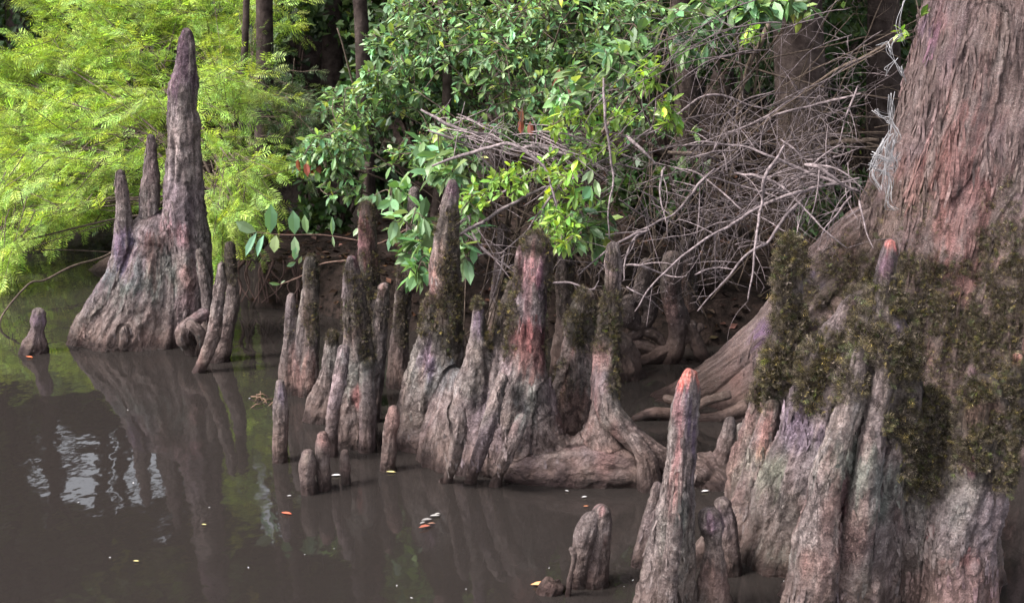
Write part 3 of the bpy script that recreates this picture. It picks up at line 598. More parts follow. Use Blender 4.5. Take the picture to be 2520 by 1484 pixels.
moss(o, dt, [(2300, 1080, 90, 140, 1200), (2430, 1060, 110, 130, 1600), (2290, 990, 70, 80, 700), (2290, 1120, 50, 90, 700), (2290, 1200, 50, 40, 300), (2420, 1000, 80, 80, 1300), (2440, 1100, 60, 80, 900), (2460, 1170, 26, 60, 240), (2490, 940, 40, 60, 500), (2400, 1120, 30, 40, 100)],
     'dark ferny moss hanging over the shoulders', size=.046, seed=8)
flakes(o, dt, 500, .042, 81)

# ------------------------------------------------------------------ the big trunk
tree = empty('bald_cypress_tree', 'huge reddish cypress trunk with flaring mossy base at the right edge', 'tree')
TY = 5.35
o, dt = knee('trunk', [
    dict(Y=TY, k=1, p=[(2760, -900, 225), (2690, -600, 230), (2610, -300, 235), (2552, -60, 240), (2530, 60, 243), (2500, 200, 248), (2468, 340, 252), (2440, 450, 264), (2412, 560, 285), (2395, 680, 330), (2380, 800, 380), (2370, 1000, 430)]),
    dict(Y=TY - .25, k=1, p=[(2450, 60, 60), (2415, 250, 74), (2365, 420, 82), (2345, 560, 90), (2325, 700, 100), (2300, 850, 130), (2290, 1000, 150)]),
    dict(Y=TY - .15, k=1, p=[(2540, 350, 60, .1), (2530, 500, 90, .2), (2510, 650, 110, .3), (2500, 800, 130, .38), (2500, 950, 150, .42)]),
    dict(Y=TY, k=.8, p=[(2230, 520, 60), (2170, 600, 100), (2100, 680, 110), (2020, 760, 110), (1940, 830, 92), (1850, 895, 76), (1760, 950, 58), (1680, 985, 42), (1610, 1000, 28)], sub=False),
    dict(Y=TY - .1, k=.8, p=[(2100, 800, 100), (2000, 880, 100), (1900, 960, 90), (1800, 1030, 70), (1720, 1090, 60)]),
    dict(Y=TY + .1, k=1, p=[(1720, 960, 20), (1650, 980, 18), (1590, 996, 10), (1545, 1012, 4)], sub=False),
], None, voxel=.011, mat=M_TRUNK, flute=.4, furrow=.016, parent=tree, smooth=6, wash=.35,
    patches=[(2370, 500, (75, 240), (1.35, .88, .88), .7), (2330, 180, (50, 150), (1.15, 1.1, 1.1), .5), (2300, 80, (30, 60), (.85, .8, 1.15), .7), (2470, 620, (30, 60), (2.0, 1.9, 1.85), .6), (2250, 500, (80, 130), (1.15, 1.1, 1.0), .5),
             (1900, 830, (50, 40), (1.05, .85, 1.6), .8), (2000, 700, (30, 26), (1, 1, 1.8), .7), (2200, 640, (120, 60), (1.2, 1.15, 1.1), .5), (2420, 950, (30, 60), (1.5, 1.1, 1.7), .7), (1780, 980, (120, 60), (.9, .75, .72), .4)])
moss(tree, dt, [(2280, 780, 200, 150, 2200), (2080, 700, 130, 90, 1200), (2470, 700, 90, 160, 1500), (2350, 950, 90, 140, 1200), (2250, 560, 90, 90, 300), (2120, 640, 90, 70, 1100), (2060, 720, 90, 60, 900), (2250, 720, 120, 90, 1800), (2330, 800, 110, 90, 1600), (2470, 560, 70, 110, 600), (2490, 740, 60, 120, 1400), (2430, 860, 60, 80, 800), (2180, 480, 50, 40, 120),
               (1990, 800, 60, 40, 300), (2160, 780, 80, 60, 700), (2500, 850, 60, 100, 800)], 'dark moss bearding the flared base', size=.045, seed=9)
flakes(tree, dt, 1500, .10, 91, M_FLAKE2, wide=.42)
print('knees done')

# ------------------------------------------------------------------ dead bushes
def Z(x, y): return ((x / 2.473 + 1200) / 1.0405, (y / 2.473 + 200) / 1.0405)
def twigs(tb, C, R, rng, n, ln, depth=1):
    """side twigs along a limb C"""
    m = len(C)
    for q in range(n):
        i = int(rng.integers(1, m)); T = C[min(i + 1, m - 1)] - C[i - 1]; T /= np.linalg.norm(T) + 1e-9
        sdv = np.cross(T, [0, 1, 0]) * rng.choice([-1, 1]) * rng.uniform(.4, 1.1) + np.array([0, rng.uniform(-.5, .5), 0])
        d = T * rng.uniform(.2, .9) + sdv; d /= np.linalg.norm(d); l = ln * rng.uniform(.3, 1.2)
        bend = rng.normal(0, .35, 3) * l; P = catmull([C[i], C[i] + d * l * .35 + bend * .12, C[i] + d * l * .7 + bend * .35 + [0, 0, -.04 * l], C[i] + d * l + bend * .7 + [0, 0, -.12 * l]], 4)
        r = R[i] * rng.uniform(.35, .6); r = max(r, .0009)
        tb.add(P, np.linspace(r, r * .45, len(P)), np.ones(3) * rng.uniform(.6, 1.15))
        if depth: twigs(tb, P, np.linspace(r, r * .5, len(P)), rng, rng.integers(1, 4), l * .5, depth - 1)
def limb(parent, pts, hw, Y0, Y1, rng, n=6, ln=.22, mat=None, name='branch', jit=.03, col=1):
    ys = np.linspace(Y0, Y1, len(pts)) + rng.normal(0, jit, len(pts))
    C = catmull([atY(a, b, y) for (a, b), y in zip(pts, ys)], 7)
    C = C + np.column_stack([fbm(C * 9 + k * 5, 2, 3) for k in range(3)]) * .012
    R = hw * np.interp(np.linspace(0, 1, len(C)), [0, .15, 1], [.55, 1, .38]) * mpp(*pts[0], Y0) * .8
    tb = Tubes(5); tb.add(C, R, np.ones(3) * col); twigs(tb, C, R, rng, n, ln); return tb.build(name, mat or M_TWIG, parent)

rng = np.random.default_rng(21)
db = empty('dead_bush', 'tangled bare grey branches arching left from beside the big trunk', 'dead bush')
FR = [([(2473, 640), (2200, 700), (2050, 730), (1850, 820), (1650, 930), (1480, 1040), (1250, 1230), (1040, 1480)], 6.5, 5.0, 4.75, 14),
      ([(2140, 740), (2030, 850), (1900, 1030), (1760, 1120), (1600, 1300), (1450, 1480)], 6, 4.95, 4.8, 9),
      ([(2000, 430), (1870, 640), (1850, 800), (1820, 1000), (1800, 1250), (1775, 1405)], 6, 4.9, 4.7, 6),
      ([(2473, 720), (2280, 650), (2050, 560), (1900, 490), (1700, 430), (1500, 400), (1360, 430)], 6, 5.1, 5.3, 12),
      ([(1690, 600), (1830, 620), (1950, 680), (2100, 800), (2240, 950), (2400, 1085)], 5, 5.1, 4.8, 6),
      ([(1560, 560), (1480, 660), (1400, 750), (1280, 860), (1150, 930), (1020, 975), (870, 1000)], 5, 5.2, 5.2, 12),
      ([(1150, 935), (1060, 1010), (990, 1130), (980, 1280)], 5, 5.2, 5.0, 5),
      ([(2473, 100), (2200, 170), (1950, 230), (1750, 310), (1600, 360)], 5, 5.6, 5.9, 8),
      ([(2130, 60), (1950, 200), (1750, 310), (1500, 420), (1300, 600)], 4.5, 5.8, 5.7, 9),
      ([(2473, 40), (2400, 210), (2380, 290), (2350, 410)], 4, 5.2, 5.2, 3),
      ([(2130, 545), (2220, 560), (2340, 650), (2430, 720)], 8, 5.0, 4.95, 4),
      ([(2430, 750), (2300, 900), (2240, 1000)], 4, 4.95, 4.9, 5),
      ([(1970, 390), (2060, 450), (2140, 520), (2270, 505)], 4, 5.3, 5.2, 4),
      ([(990, 1180), (1100, 1190), (1250, 1250), (1380, 1250)], 4.5, 5.0, 4.9, 3),
      ([(1150, 960), (1000, 1010), (870, 1090), (760, 1180), (700, 1255)], 4.5, 5.1, 4.95, 4),
      ([(1240, 560), (1220, 640), (1220, 780), (1250, 930)], 4.5, 5.3, 5.1, 3),
      ([(1440, 1240), (1560, 1200), (1680, 1205)], 3.5, 4.85, 4.85, 5),
      ([(2473, 780), (2490, 880), (2560, 1080)], 4, 4.9, 4.75, 3),
      ([(1000, 1310), (1120, 1400), (1230, 1480)], 3.5, 4.9, 4.9, 2),
      ([(1500, 620), (1750, 690), (1950, 760), (2040, 900)], 3.5, 5.4, 5.2, 6),
      ([(1300, 560), (1500, 640), (1700, 800), (1850, 880), (2000, 970)], 3.5, 5.4, 5.1, 6),
      ([(2250, 560), (2050, 640), (1700, 880), (1400, 980), (1100, 1040)], 3.5, 5.5, 5.3, 9),
      ([(2473, 440), (2200, 560), (1900, 760), (1600, 820), (1350, 860)], 3.5, 5.7, 5.5, 9)]
for pts, hw, a, b, n in FR: limb(db, [Z(*p) for p in pts], hw, a, b, rng, n, .2)
for q in range(30):                     # finer crossing limbs through the body of the tangle
    x0 = rng.uniform(900, 2300); y0 = rng.uniform(150, 900); Y = rng.uniform(5.2, 6.2); a = rng.choice([rng.uniform(-.9, -.2), rng.uniform(.2, .9), rng.uniform(1.2, 1.9)]); l = rng.uniform(250, 620)
    pts = [(x0 + math.cos(a) * l * t + rng.normal(0, 14) + 60 * math.sin(t * 3), y0 + math.sin(a) * l * t + 90 * t * t + rng.normal(0, 14)) for t in (0, .3, .6, 1)]
    limb(db, [Z(*p) for p in pts], rng.uniform(2.2, 3.6), Y, Y + rng.uniform(-.3, .3), rng, 8, .2, col=.62)
for q in range(26):                     # fine drooping twigs up towards the trunk
    x0 = rng.uniform(1750, 2260); y0 = rng.uniform(-40, 420); Y = rng.uniform(4.95, 5.9); a = rng.uniform(2.3, 3.6); l = rng.uniform(200, 520); dr_ = rng.uniform(60, 260)
    pts = [(x0 + math.cos(a) * l * t, y0 + math.sin(a) * l * t * .6 + dr_ * t * t + rng.normal(0, 8)) for t in (0, .3, .6, 1)]
    limb(db, pts, rng.uniform(1.8, 3.2), Y, Y + rng.uniform(-.3, .3), rng, 7, .2, col=.55)
db2 = empty('dead_bush', 'brushy heap of fine pale dead twigs lying over the shrub behind the red knee', 'dead bush')
for pts, hw, a, b, n in [([(-230, 560), (0, 480), (250, 420), (480, 570), (530, 700), (590, 860), (660, 920)], 6, 5.2, 5.0, 5),
      ([(-120, 960), (0, 880), (250, 700), (450, 560)], 5, 5.1, 5.2, 6), ([(-240, 1120), (0, 960), (300, 780), (600, 660), (800, 550), (1000, 440), (1180, 300)], 6, 5.0, 5.5, 10),
      ([(-300, 200), (-120, 300), (20, 345), (120, 350), (200, 390), (280, 425)], 6, 5.6, 5.5, 5), ([(270, 440), (450, 450), (620, 490), (850, 530), (1100, 580)], 7, 5.5, 5.4, 8),
      ([(-260, 330), (0, 425), (200, 460), (400, 520), (560, 640)], 5, 5.6, 5.4, 10), ([(850, 0), (860, 200), (890, 400), (910, 650), (880, 850), (885, 1020)], 5, 5.3, 5.1, 7),
      ([(1000, 370), (1100, 460), (1195, 555)], 7, 5.3, 5.2, 1), ([(520, 1300), (650, 1300), (780, 1330), (830, 1280)], 4.5, 5.0, 4.95, 3),
      ([(-320, 1240), (-180, 1160), (0, 1140), (100, 1110), (230, 1100)], 4.5, 5.1, 5.0, 4), ([(600, 660), (380, 950), (200, 1110)], 4.5, 5.2, 5.1, 4), ([(230, 1100), (190, 1280), (150, 1400)], 4, 5.1, 5.1, 3),
      ([(20, 980), (120, 1100), (300, 1240)], 4, 5.0, 5.0, 4), ([(1900, 200), (1500, 120), (1200, 330), (900, 380), (600, 390)], 4, 5.8, 5.5, 8)]:
    limb(db2, [Z(*p) for p in pts], hw, a, b, rng, n, .17)
for q in range(18):
    t = rng.uniform(0, 1); x0 = rng.uniform(-250, 500); y0 = 300 + rng.normal(0, 50) + .12 * (x0 + 250); l = rng.uniform(350, 800); Y = rng.uniform(5.35, 5.8)
    pts = [(x0 + l * u, y0 + 150 * u + 120 * u * u * rng.uniform(.4, 1) + rng.normal(0, 14)) for u in (0, .3, .6, 1)]
    limb(db2, [Z(*p) for p in pts], rng.uniform(1.8, 3.2), Y, Y - .15, rng, 5, .13, col=1.1)
db3 = empty('dead_bush', 'dim brown thicket of bare sticks rising behind the tangle, upper right', 'dead bush')
for q in range(60):
    x0 = rng.uniform(1480, 2240); y0 = rng.uniform(640, 900); Y = rng.uniform(6.1, 7.6); a = rng.uniform(-2.4, -.75); l = rng.uniform(350, 900)
    if rng.random() < .3: x0 = rng.uniform(1650, 2200); y0 = rng.uniform(100, 450); a = rng.uniform(-.5, .5)
    pts = [(x0 + math.cos(a) * l * u * (1 + .4 * u) + rng.normal(0, 12), y0 + math.sin(a) * l * u + rng.normal(0, 12)) for u in (0, .35, .7, 1)]
    limb(db3, pts, rng.uniform(1.6, 4), Y, Y + rng.uniform(-.4, .4), rng, 8, .26, M_STEM, col=1.0)
for pts, hw, Y in [([(1912, 20), (1870, 110), (1835, 190), (1812, 300), (1790, 380)], 11, 6.3), ([(1330, 560), (1480, 330), (1600, 160), (1640, 60)], 6, 6.0), ([(1440, 400), (1560, 260), (1680, 110), (1760, 10)], 8, 6.4),
                   ([(2160, 345), (2060, 350), (1960, 400), (1800, 470)], 9, 6.0), ([(1640, 375), (1760, 385), (1850, 400), (1960, 380)], 9, 6.1), ([(1380, 640), (1440, 560), (1470, 480)], 10, 6.2), ([(2200, 100), (2000, 210), (1850, 330)], 6, 6.3)]:
    limb(db3, pts, hw, Y, Y + .3, rng, 5, .25, M_STEM, col=1.7)

# trailing twig at the far left
lt = Tubes(6); C = catmull([atY(a, b, y) for a, b, y in [(6, 830, 6.55), (4, 780, 6.6), (70, 700, 6.8), (110, 690, 6.9), (180, 655, 7.1), (270, 625, 7.4), (330, 560, 7.8), (420, 480, 8.3)]], 6)
lt.add(C, np.linspace(2, 4, len(C)) * .0023, (1, 1, 1)); 
C = catmull([atY(a, b, y) for a, b, y in [(20, 628, 7.6), (120, 615, 7.7), (290, 622, 7.9), (340, 630, 8)]], 6); lt.add(C, .004)
o = lt.build('fallen_twig', M_STEM); tag(o, 'long thin bare twig dipping to the water at the left edge', 'twig')
# floating log behind the tall knee
o, dt = knee('drift_log', [dict(Y=8.0, k=1, sub=False, p=[(222, 680, 12), (250, 668, 20), (290, 650, 20), (330, 640, 16)])], 'short dark log lying in the water left behind the tall knee', None, 'log', voxel=.01, mat=M_ROOT)

# ------------------------------------------------------------------ roots on the bank
rt = empty('exposed_root_tangle', 'smooth curling brown roots on the bank behind the arching root', 'roots')
for pts in [[(1655, 640, 20), (1650, 720, 22), (1668, 800, 24), (1660, 860, 22), (1630, 910, 15), (1590, 930, 11)],
            [(1548, 740, 12), (1545, 775, 22), (1570, 800, 16), (1620, 830, 12), (1650, 870, 11), (1690, 900, 9)],
            [(1590, 650, 14), (1580, 720, 17), (1600, 760, 18), (1585, 800, 16), (1550, 830, 14), (1500, 850, 12)],
            [(1560, 900, 22), (1620, 870, 18), (1690, 830, 14), (1730, 800, 8)], [(1700, 800, 10), (1715, 850, 14), (1740, 890, 10), (1760, 900, 6)],
            [(1560, 850, 16), (1600, 860, 12), (1680, 905, 12), (1750, 915, 8)], [(1560, 1030, 5), (1610, 1016, 10), (1680, 1020, 12), (1760, 1030, 15), (1840, 1000, 20)], [(1580, 1075, 5), (1640, 1050, 10), (1740, 1050, 12), (1850, 1020, 16)], [(1600, 1120, 5), (1680, 1105, 12), (1760, 1080, 13), (1850, 1050, 14)],
            [(1640, 1150, 5), (1700, 1140, 14), (1770, 1110, 14), (1850, 1090, 16)], [(1700, 1000, 8), (1740, 1060, 10), (1790, 1120, 9)], [(1640, 980, 6), (1700, 1005, 9), (1740, 985, 10), (1800, 970, 10)], [(1690, 1180, 8), (1740, 1150, 12), (1800, 1150, 14), (1850, 1170, 14)]]:
    Y = 5.9 if pts[0][1] < 950 else 5.05
    knee('root', [dict(Y=Y, k=1, sub=False, p=pts)], None, voxel=.009, mat=M_ROOT, parent=rt, flute=.8)
rt2 = empty('exposed_root_tangle', 'thin muddy roots dangling from the undercut bank behind the twisted knee', 'roots')
for q in range(16):
    x = rng.uniform(590, 745); tb = Tubes(5); C = catmull([atY(x + rng.normal(0, 6) + a * 20 * rng.normal(), 640 + a * 105, 7.0 - .06 * a) for a in (0, .3, .6, 1)], 5); tb.add(C, np.linspace(.012, .005, len(C)) * rng.uniform(.5, 1.1), (1.6, 1.4, 1.4)); tb.build('root', M_DARKWOOD, rt2)
# back row of shaded knees among the twigs, dimness put into a darker bark
for (lab, p, Y) in [('slim dark knee in shade left of the red mossy spire', [(1237, 560, 9), (1232, 650, 14), (1222, 740, 16), (1215, 850, 20)], 6.2),
                    ('dim grey knee in shade right of the red mossy spire', [(1392, 620, 16), (1390, 700, 20), (1390, 800, 24), (1385, 900, 34)], 5.75),
                    ('broad shadowed stump behind the arching root', [(1500, 860, 60), (1510, 920, 66), (1530, 980, 72)], 5.7),
                    ('dark knee deep in shade behind the crossing twigs', [(1690, 600, 14), (1690, 680, 22), (1690, 780, 30), (1695, 880, 40)], 6.4)]:
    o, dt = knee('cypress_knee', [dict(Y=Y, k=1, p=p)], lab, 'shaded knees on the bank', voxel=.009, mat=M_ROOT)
    moss(o, dt, [(p[1][0], p[1][1], 40, 90, 260)], size=.026, seed=int(p[0][0]))

# ------------------------------------------------------------------ foliage
LV = np.array([(0, 0, 0), (.17, .33, .03), (0, .33, -.02), (-.17, .33, .03), (.19, .68, .0), (0, .68, -.05), (-.19, .68, 0), (0, 1, -.12)])
LF = [(0, 1, 2), (0, 2, 3), (1, 4, 5, 2), (2, 5, 6, 3), (4, 7, 5), (5, 7, 6)]
def leafset(P, D, size, rng, n, spread=1.0):
    """n leaves in a whorl at every tip P with shoot direction D"""
    N_ = len(P); k = np.repeat(np.arange(N_), n); m = len(k)
    fr_ = frames(D)[k]; ang = rng.uniform(0, 6.28, m) ; op = rng.uniform(.5, 1.35, m) * spread
    loc = np.column_stack([np.cos(ang) * np.sin(op), np.cos(op), np.sin(ang) * np.sin(op)])
    d = np.einsum('nij,nj->ni', fr_, loc); d[:, 2] -= .12
    T = P[k] - D[k] / np.linalg.norm(D[k], axis=1, keepdims=True) * rng.uniform(0, .05, m)[:, None]
    sc = size[k] * rng.uniform(.6, 1.2, m)
    M = frames(d, rng.normal(0, .45, m)); M = M * sc[:, None, None]; M[:, :, 0] *= rng.uniform(.75, 1.15, m)[:, None]
    return T, M, k
def leafcols(m, rng, yel=.1, var=.35):
    v = rng.lognormal(0, var, m); c = np.column_stack([v * rng.uniform(.8, 1.35, m), v, v * rng.uniform(.75, 1.25, m)])
    y = rng.random(m) < yel; c[y] *= [2.2, 1.7, .9]; return c
def shrub(name, label, cat, zones, mat, rng, leafpx=45, n=6, base=None, yel=.08, stem=M_STEM, group=None, twigr=.0026, dirb=(-.3, -.5, -.1), spread=1, extra=None, limbr=.011, var=.3):
    """zones: (px,py,rx,ry,Y0,Y1,count) volumes of shoots; limbs run from the base to every zone"""
    root = empty(name, label, cat, group); st = Tubes(5); PT = []; DD = []; SZ = []
    bp = np.array(base)
    for (px, py, rx, ry, Y0, Y1, cnt) in zones:
        c = atY(px, py, (Y0 + Y1) / 2); mp_ = mpp(px, py, (Y0 + Y1) / 2)
        up = (bp + c) / 2 + np.array([0, 0, .18]) + rng.normal(0, .08, 3)
        Lc = catmull([bp + rng.normal(0, .05, 3), up, c], 9); st.add(Lc, np.linspace(limbr, limbr * .4, len(Lc)), np.ones(3) * rng.uniform(.7, 1.2))
        nodes = [c]
        for q in range(int(cnt * 1.45)):
            a = rng.uniform(0, 6.28); rr = math.sqrt(rng.random())
            y = rng.uniform(Y0, Y1); p = atY(px + math.cos(a) * rr * rx, py + math.sin(a) * rr * ry, y)
            if cnt > 20 and fbm(p[None] * 3.2, 2, 29)[0] < -.04: continue
            nd = min(nodes[-14:] + [Lc[-4]], key=lambda z: np.linalg.norm(z - p)); nodes.append(p)
            mid = (nd + p) / 2 + rng.normal(0, .02, 3) + [0, 0, .02]; C = catmull([nd, mid, p], 4); st.add(C, np.linspace(twigr * 1.3, twigr * .6, len(C)), np.ones(3) * rng.uniform(.7, 1.4))
            d = (p - nd); d = d / (np.linalg.norm(d) + 1e-6) + np.array(dirb) + rng.normal(0, .35, 3); PT.append(p); DD.append(d); SZ.append(leafpx * mpp(px, py, y))
            if rng.random() < .6: PT.append(mid); DD.append(d + rng.normal(0, .6, 3)); SZ.append(leafpx * .8 * mpp(px, py, y))
    PT = np.array(PT); DD = np.array(DD); SZ = np.array(SZ); T, M, k = leafset(PT, DD, SZ, rng, n, spread)
    # each shoot has its own age: tone is shared by its leaves
    v = rng.lognormal(0, .22, len(PT)); c = leafcols(len(T), rng, yel, var) * v[k][:, None]
    bake('foliage', LV, LF, M, T, c, mat, root); st.build('stem', stem, root); return root

rng = np.random.default_rng(5)
b1 = atY(1250, 560, 7.3); b1[2] = .05
sh = shrub('leafy_shrub', 'dense mid green broadleaf shrub filling the top centre above the knees', 'shrub', [
    (1150, 30, 220, 80, 6.2, 7.2, 170), (1010, 200, 130, 60, 6.1, 6.9, 70), (1180, 190, 190, 90, 6.0, 6.9, 170), (1380, 60, 200, 90, 6.1, 7.1, 160), (1330, 190, 180, 80, 6.0, 6.8, 130), (900, 270, 120, 60, 6.2, 6.9, 65),
    (830, 70, 60, 40, 6.6, 6.9, 24), (900, 90, 60, 45, 6.5, 7.0, 22), (900, 370, 160, 60, 6.1, 6.8, 95), (780, 390, 70, 35, 6.2, 6.5, 26), (1060, 330, 150, 70, 6.0, 6.7, 95), (1120, 420, 110, 50, 5.9, 6.4, 34), (1000, 110, 90, 50, 6.3, 6.9, 40),
    (1560, 60, 130, 70, 6.0, 6.8, 75), (1450, 270, 150, 90, 5.9, 6.6, 80), (1600, 330, 110, 70, 6.0, 6.6, 24), (1250, 300, 160, 70, 6.0, 6.8, 75), (850, 460, 60, 30, 6.2, 6.4, 9)], M_LEAF, rng, 31, 6, b1, yel=.05)
dl = []
for (px, py, Y, nn, l) in [(765, 390, 6.3, 8, 34), (1398, 190, 5.95, 7, 30), (1275, 280, 5.9, 4, 36), (1135, 430, 5.7, 3, 22)]:
    for q in range(nn): dl.append((atY(px + rng.normal(0, 14), py + rng.normal(0, 14), Y + rng.normal(0, .03)), l * mpp(px, py, Y)))
T = np.array([d[0] for d in dl]); M = frames(np.column_stack([rng.normal(0, .4, len(T)), rng.normal(0, .4, len(T)), -np.ones(len(T))]), rng.uniform(0, 6, len(T))) * np.array([d[1] for d in dl])[:, None, None] * 1.2
o = bake('withered_leaves', LV, LF, M, T, leafcols(len(T), rng, 0, .3), M_DEAD, sh); o['label'] = 'rust brown withered leaves'
b2 = atY(1700, 560, 6.6); b2[2] = .1
shrub('leafy_shrub', 'drooping broadleaf shrub with pointed blue green leaves at the top right of centre', 'shrub', [
    (1760, 50, 110, 55, 5.7, 6.3, 26), (1880, 20, 80, 30, 5.6, 6.0, 14), (1640, 100, 120, 60, 5.7, 6.3, 22), (1810, 30, 60, 30, 5.6, 5.8, 10), (1530, 160, 60, 50, 5.6, 5.9, 12), (1960, 20, 40, 30, 5.8, 6, 5)], M_LEAF, rng, 56, 5, b2, yel=.03, dirb=(-.3, -.4, -.7))
b3 = atY(1450, 600, 5.9); b3[2] = .1
shrub('leafy_shrub', 'young shrub with bright lime leaves hanging over the red knee', 'shrub', [
    (1450, 300, 110, 40, 5.2, 5.6, 16), (1590, 190, 40, 36, 5.3, 5.5, 9), (1650, 280, 36, 40, 5.3, 5.5, 8), (1340, 400, 60, 40, 5.2, 5.5, 6), (1390, 480, 60, 60, 5.0, 5.4, 17), (1370, 560, 50, 36, 4.9, 5.2, 14), (1250, 450, 50, 36, 5.0, 5.4, 9), (1160, 490, 36, 40, 5.0, 5.3, 9),
    (1380, 600, 20, 24, 4.85, 5.0, 5), (1480, 380, 70, 40, 5.2, 5.5, 9), (1850, 85, 24, 16, 5.4, 5.5, 3), (2265, 45, 10, 8, 5.0, 5.1, 1), (2225, 90, 20, 18, 5.0, 5.1, 2)], M_LIME, rng, 36, 5, b3, yel=.04, twigr=.002, limbr=.004, var=.25)
b4 = atY(1150, 640, 5.8); b4[2] = .1
shrub('leafy_shrub', 'sprawling sprigs with large smooth pale green leaves hanging between the centre spires', 'shrub', [
    (1080, 370, 60, 40, 5.5, 5.8, 8), (1100, 410, 50, 30, 5.3, 5.5, 6), (1400, 240, 50, 50, 5.3, 5.5, 7), (960, 480, 50, 30, 5.3, 5.6, 5), (1010, 560, 50, 50, 5.0, 5.3, 9), (1030, 650, 36, 40, 4.95, 5.1, 7), (1140, 620, 24, 40, 4.9, 5.0, 4), (1460, 460, 26, 20, 5.2, 5.3, 2),
    (1400, 560, 60, 50, 5.3, 5.5, 9), (1460, 560, 40, 60, 5.4, 5.6, 9), (1150, 540, 30, 50, 5.0, 5.3, 6)], M_LEAF, rng, 60, 4, b4, yel=.03, dirb=(-.2, -.4, -.6), limbr=.004, var=.2)
# the single leafy twig reaching left, and its lower companion
tw = empty('leafy_twig', 'long twig with paired oval leaves reaching left over the dark bank', 'twig')
st = Tubes(6); Y = 5.5
C = catmull([atY(a, b, Y) for a, b in [(1010, 560), (930, 600), (870, 590), (790, 578), (700, 578), (632, 572)]], 6); st.add(C, np.linspace(.004, .0018, len(C)), (1.2, 1, 1))
C2 = catmull([atY(a, b, Y - .1) for a, b in [(860, 640), (790, 650), (740, 680), (690, 700)]], 6); st.add(C2, np.linspace(.004, .002, len(C2)), (1.5, 1.3, 1.3)); st.build('stem', M_STEM, tw)
lf = [(632, 572, 578, 548, 1.1), (632, 572, 600, 630, .6), (665, 575, 668, 505, .9), (680, 578, 672, 622, 1.3), (650, 578, 628, 630, .9), (725, 578, 722, 520, 1.0), (725, 582, 728, 630, 1.0), (755, 575, 748, 530, .8), (818, 580, 818, 535, .5), (818, 580, 822, 608, .5),
      (725, 640, 728, 610, 1), (728, 645, 706, 656, 1), (735, 650, 742, 632, .7), (690, 700, 662, 697, .6), (690, 700, 700, 690, .5), (740, 500, 735, 480, .5), (885, 560, 868, 580, 1), (890, 540, 880, 520, .8), (900, 570, 880, 590, 1)]
T = np.array([atY(a, b, Y) for a, b, c, d, e in lf]); E = np.array([atY(c, d, Y - .02) for a, b, c, d, e in lf]); D = E - T; ln = np.linalg.norm(D, axis=1)
M = frames(D, rng.normal(.0, .3, len(T)), up=(0, -1, .3)) * ln[:, None, None]; M[:, :, 0] *= (np.array([e for *_, e in lf]) * 1.25)[:, None]
bake('foliage', LV, LF, M, T, leafcols(len(T), rng, 0, .15) * np.array([1.1, 1.0, 1.2]), M_LEAF, tw)

# feathery cypress
def frond():
    V = []; Q = []
    def bl(a, b, wd):
        a = np.array(a, float); b = np.array(b, float); d = b - a; p = np.array([-d[1], d[0], 0]); p /= np.linalg.norm(p) + 1e-9; i = len(V); m = (a + b) / 2
        V.extend([a, m + p * wd, b, m - p * wd]); Q.append((i, i + 1, i + 2, i + 3))
    f = lambda y: -.22 * y * y
    bl((0, 0, 0), (0, 1, f(1)), .012)
    for q in range(7):
        y = .1 + q * .125; l = .34 * math.sin(.4 + 2.4 * (q + 1) / 8) + .03
        for sg in (-1, 1): bl((0, y, f(y)), (sg * l, y + .16, f(y) - .05 - .06 * (q % 2)), .026)
    return np.array(V), Q
FV, FQ = frond()
def cypress_bush(name, label, cat, zones, rng, base, mat=M_NEEDLE, fl=85, lean=(.1, -.5, -.1), group=None, tone=(1, 1, 1), br=9):
    root = empty(name, label, cat, group); st = Tubes(5); T = []; D = []; SZ = []; TN = []
    bp_ = np.array(base)
    for (px, py, rx, ry, Y0, Y1, cnt, dx, dz) in zones:
        cnt = int(cnt * 1.25)
        c = atY(px, py, (Y0 + Y1) / 2); Lc = catmull([bp_ + rng.normal(0, .06, 3), (bp_ * .6 + c * .4) + [0, 0, .25], c], 9); st.add(Lc, np.linspace(.014, .005, len(Lc)), np.ones(3) * .8)
        for q in range(cnt):
            a = rng.uniform(0, 6.28); rr = math.sqrt(rng.random()); y = rng.uniform(Y0, Y1)
            p = atY(px + math.cos(a) * rr * rx, py + math.sin(a) * rr * ry, y)
            if fbm(p[None] * 2.6, 2, 23)[0] < -.22: continue
            d = np.array([dx, -.35, dz]) + rng.normal(0, .32, 3); d /= np.linalg.norm(d); l = rng.uniform(.18, .42)
            s0 = Lc[rng.integers(len(Lc) // 2, len(Lc))] if rng.random() < .25 else p - d * l * .6
            C = catmull([s0, p, p + d * l * .5 + [0, 0, .01], p + d * l], 4); st.add(C, np.linspace(.0035, .001, len(C)), np.ones(3) * rng.uniform(.8, 1.5))
            tone_ = rng.lognormal(0, .22)
            for u in range(br):
                t = u / (br - 1); i = min(len(C) - 1, int(len(C) * (.34 + .66 * t))); sgn = 1 if u % 2 else -1
                side = np.cross(d, [0, .5, 1]); side /= np.linalg.norm(side)
                dd = d * (.5 + .5 * t) + side * sgn * (1 - t * .8) + rng.normal(0, .16, 3) + [0, 0, -.1]
                T.append(C[i]); D.append(dd + rng.normal(0, .25, 3)); SZ.append(fl * mpp(px, py, y) * rng.uniform(.55, 1.15) * (1 - .35 * t)); TN.append(tone_ * rng.lognormal(0, .14))
    T = np.array(T); D = np.array(D); SZ = np.array(SZ); m = len(T); M = frames(D, rng.normal(0, .6, m)) * SZ[:, None, None]
    c = np.array(TN)[:, None] * np.column_stack([rng.uniform(.8, 1.25, m), np.ones(m), rng.uniform(.8, 1.6, m)]) * np.array(tone)
    bake('foliage', FV, FQ, M, T, c, mat, root, jit=.35); st.build('stem', M_STEM, root); return root
rng = np.random.default_rng(11)
b5 = atY(620, 560, 8.4); b5[2] = 0
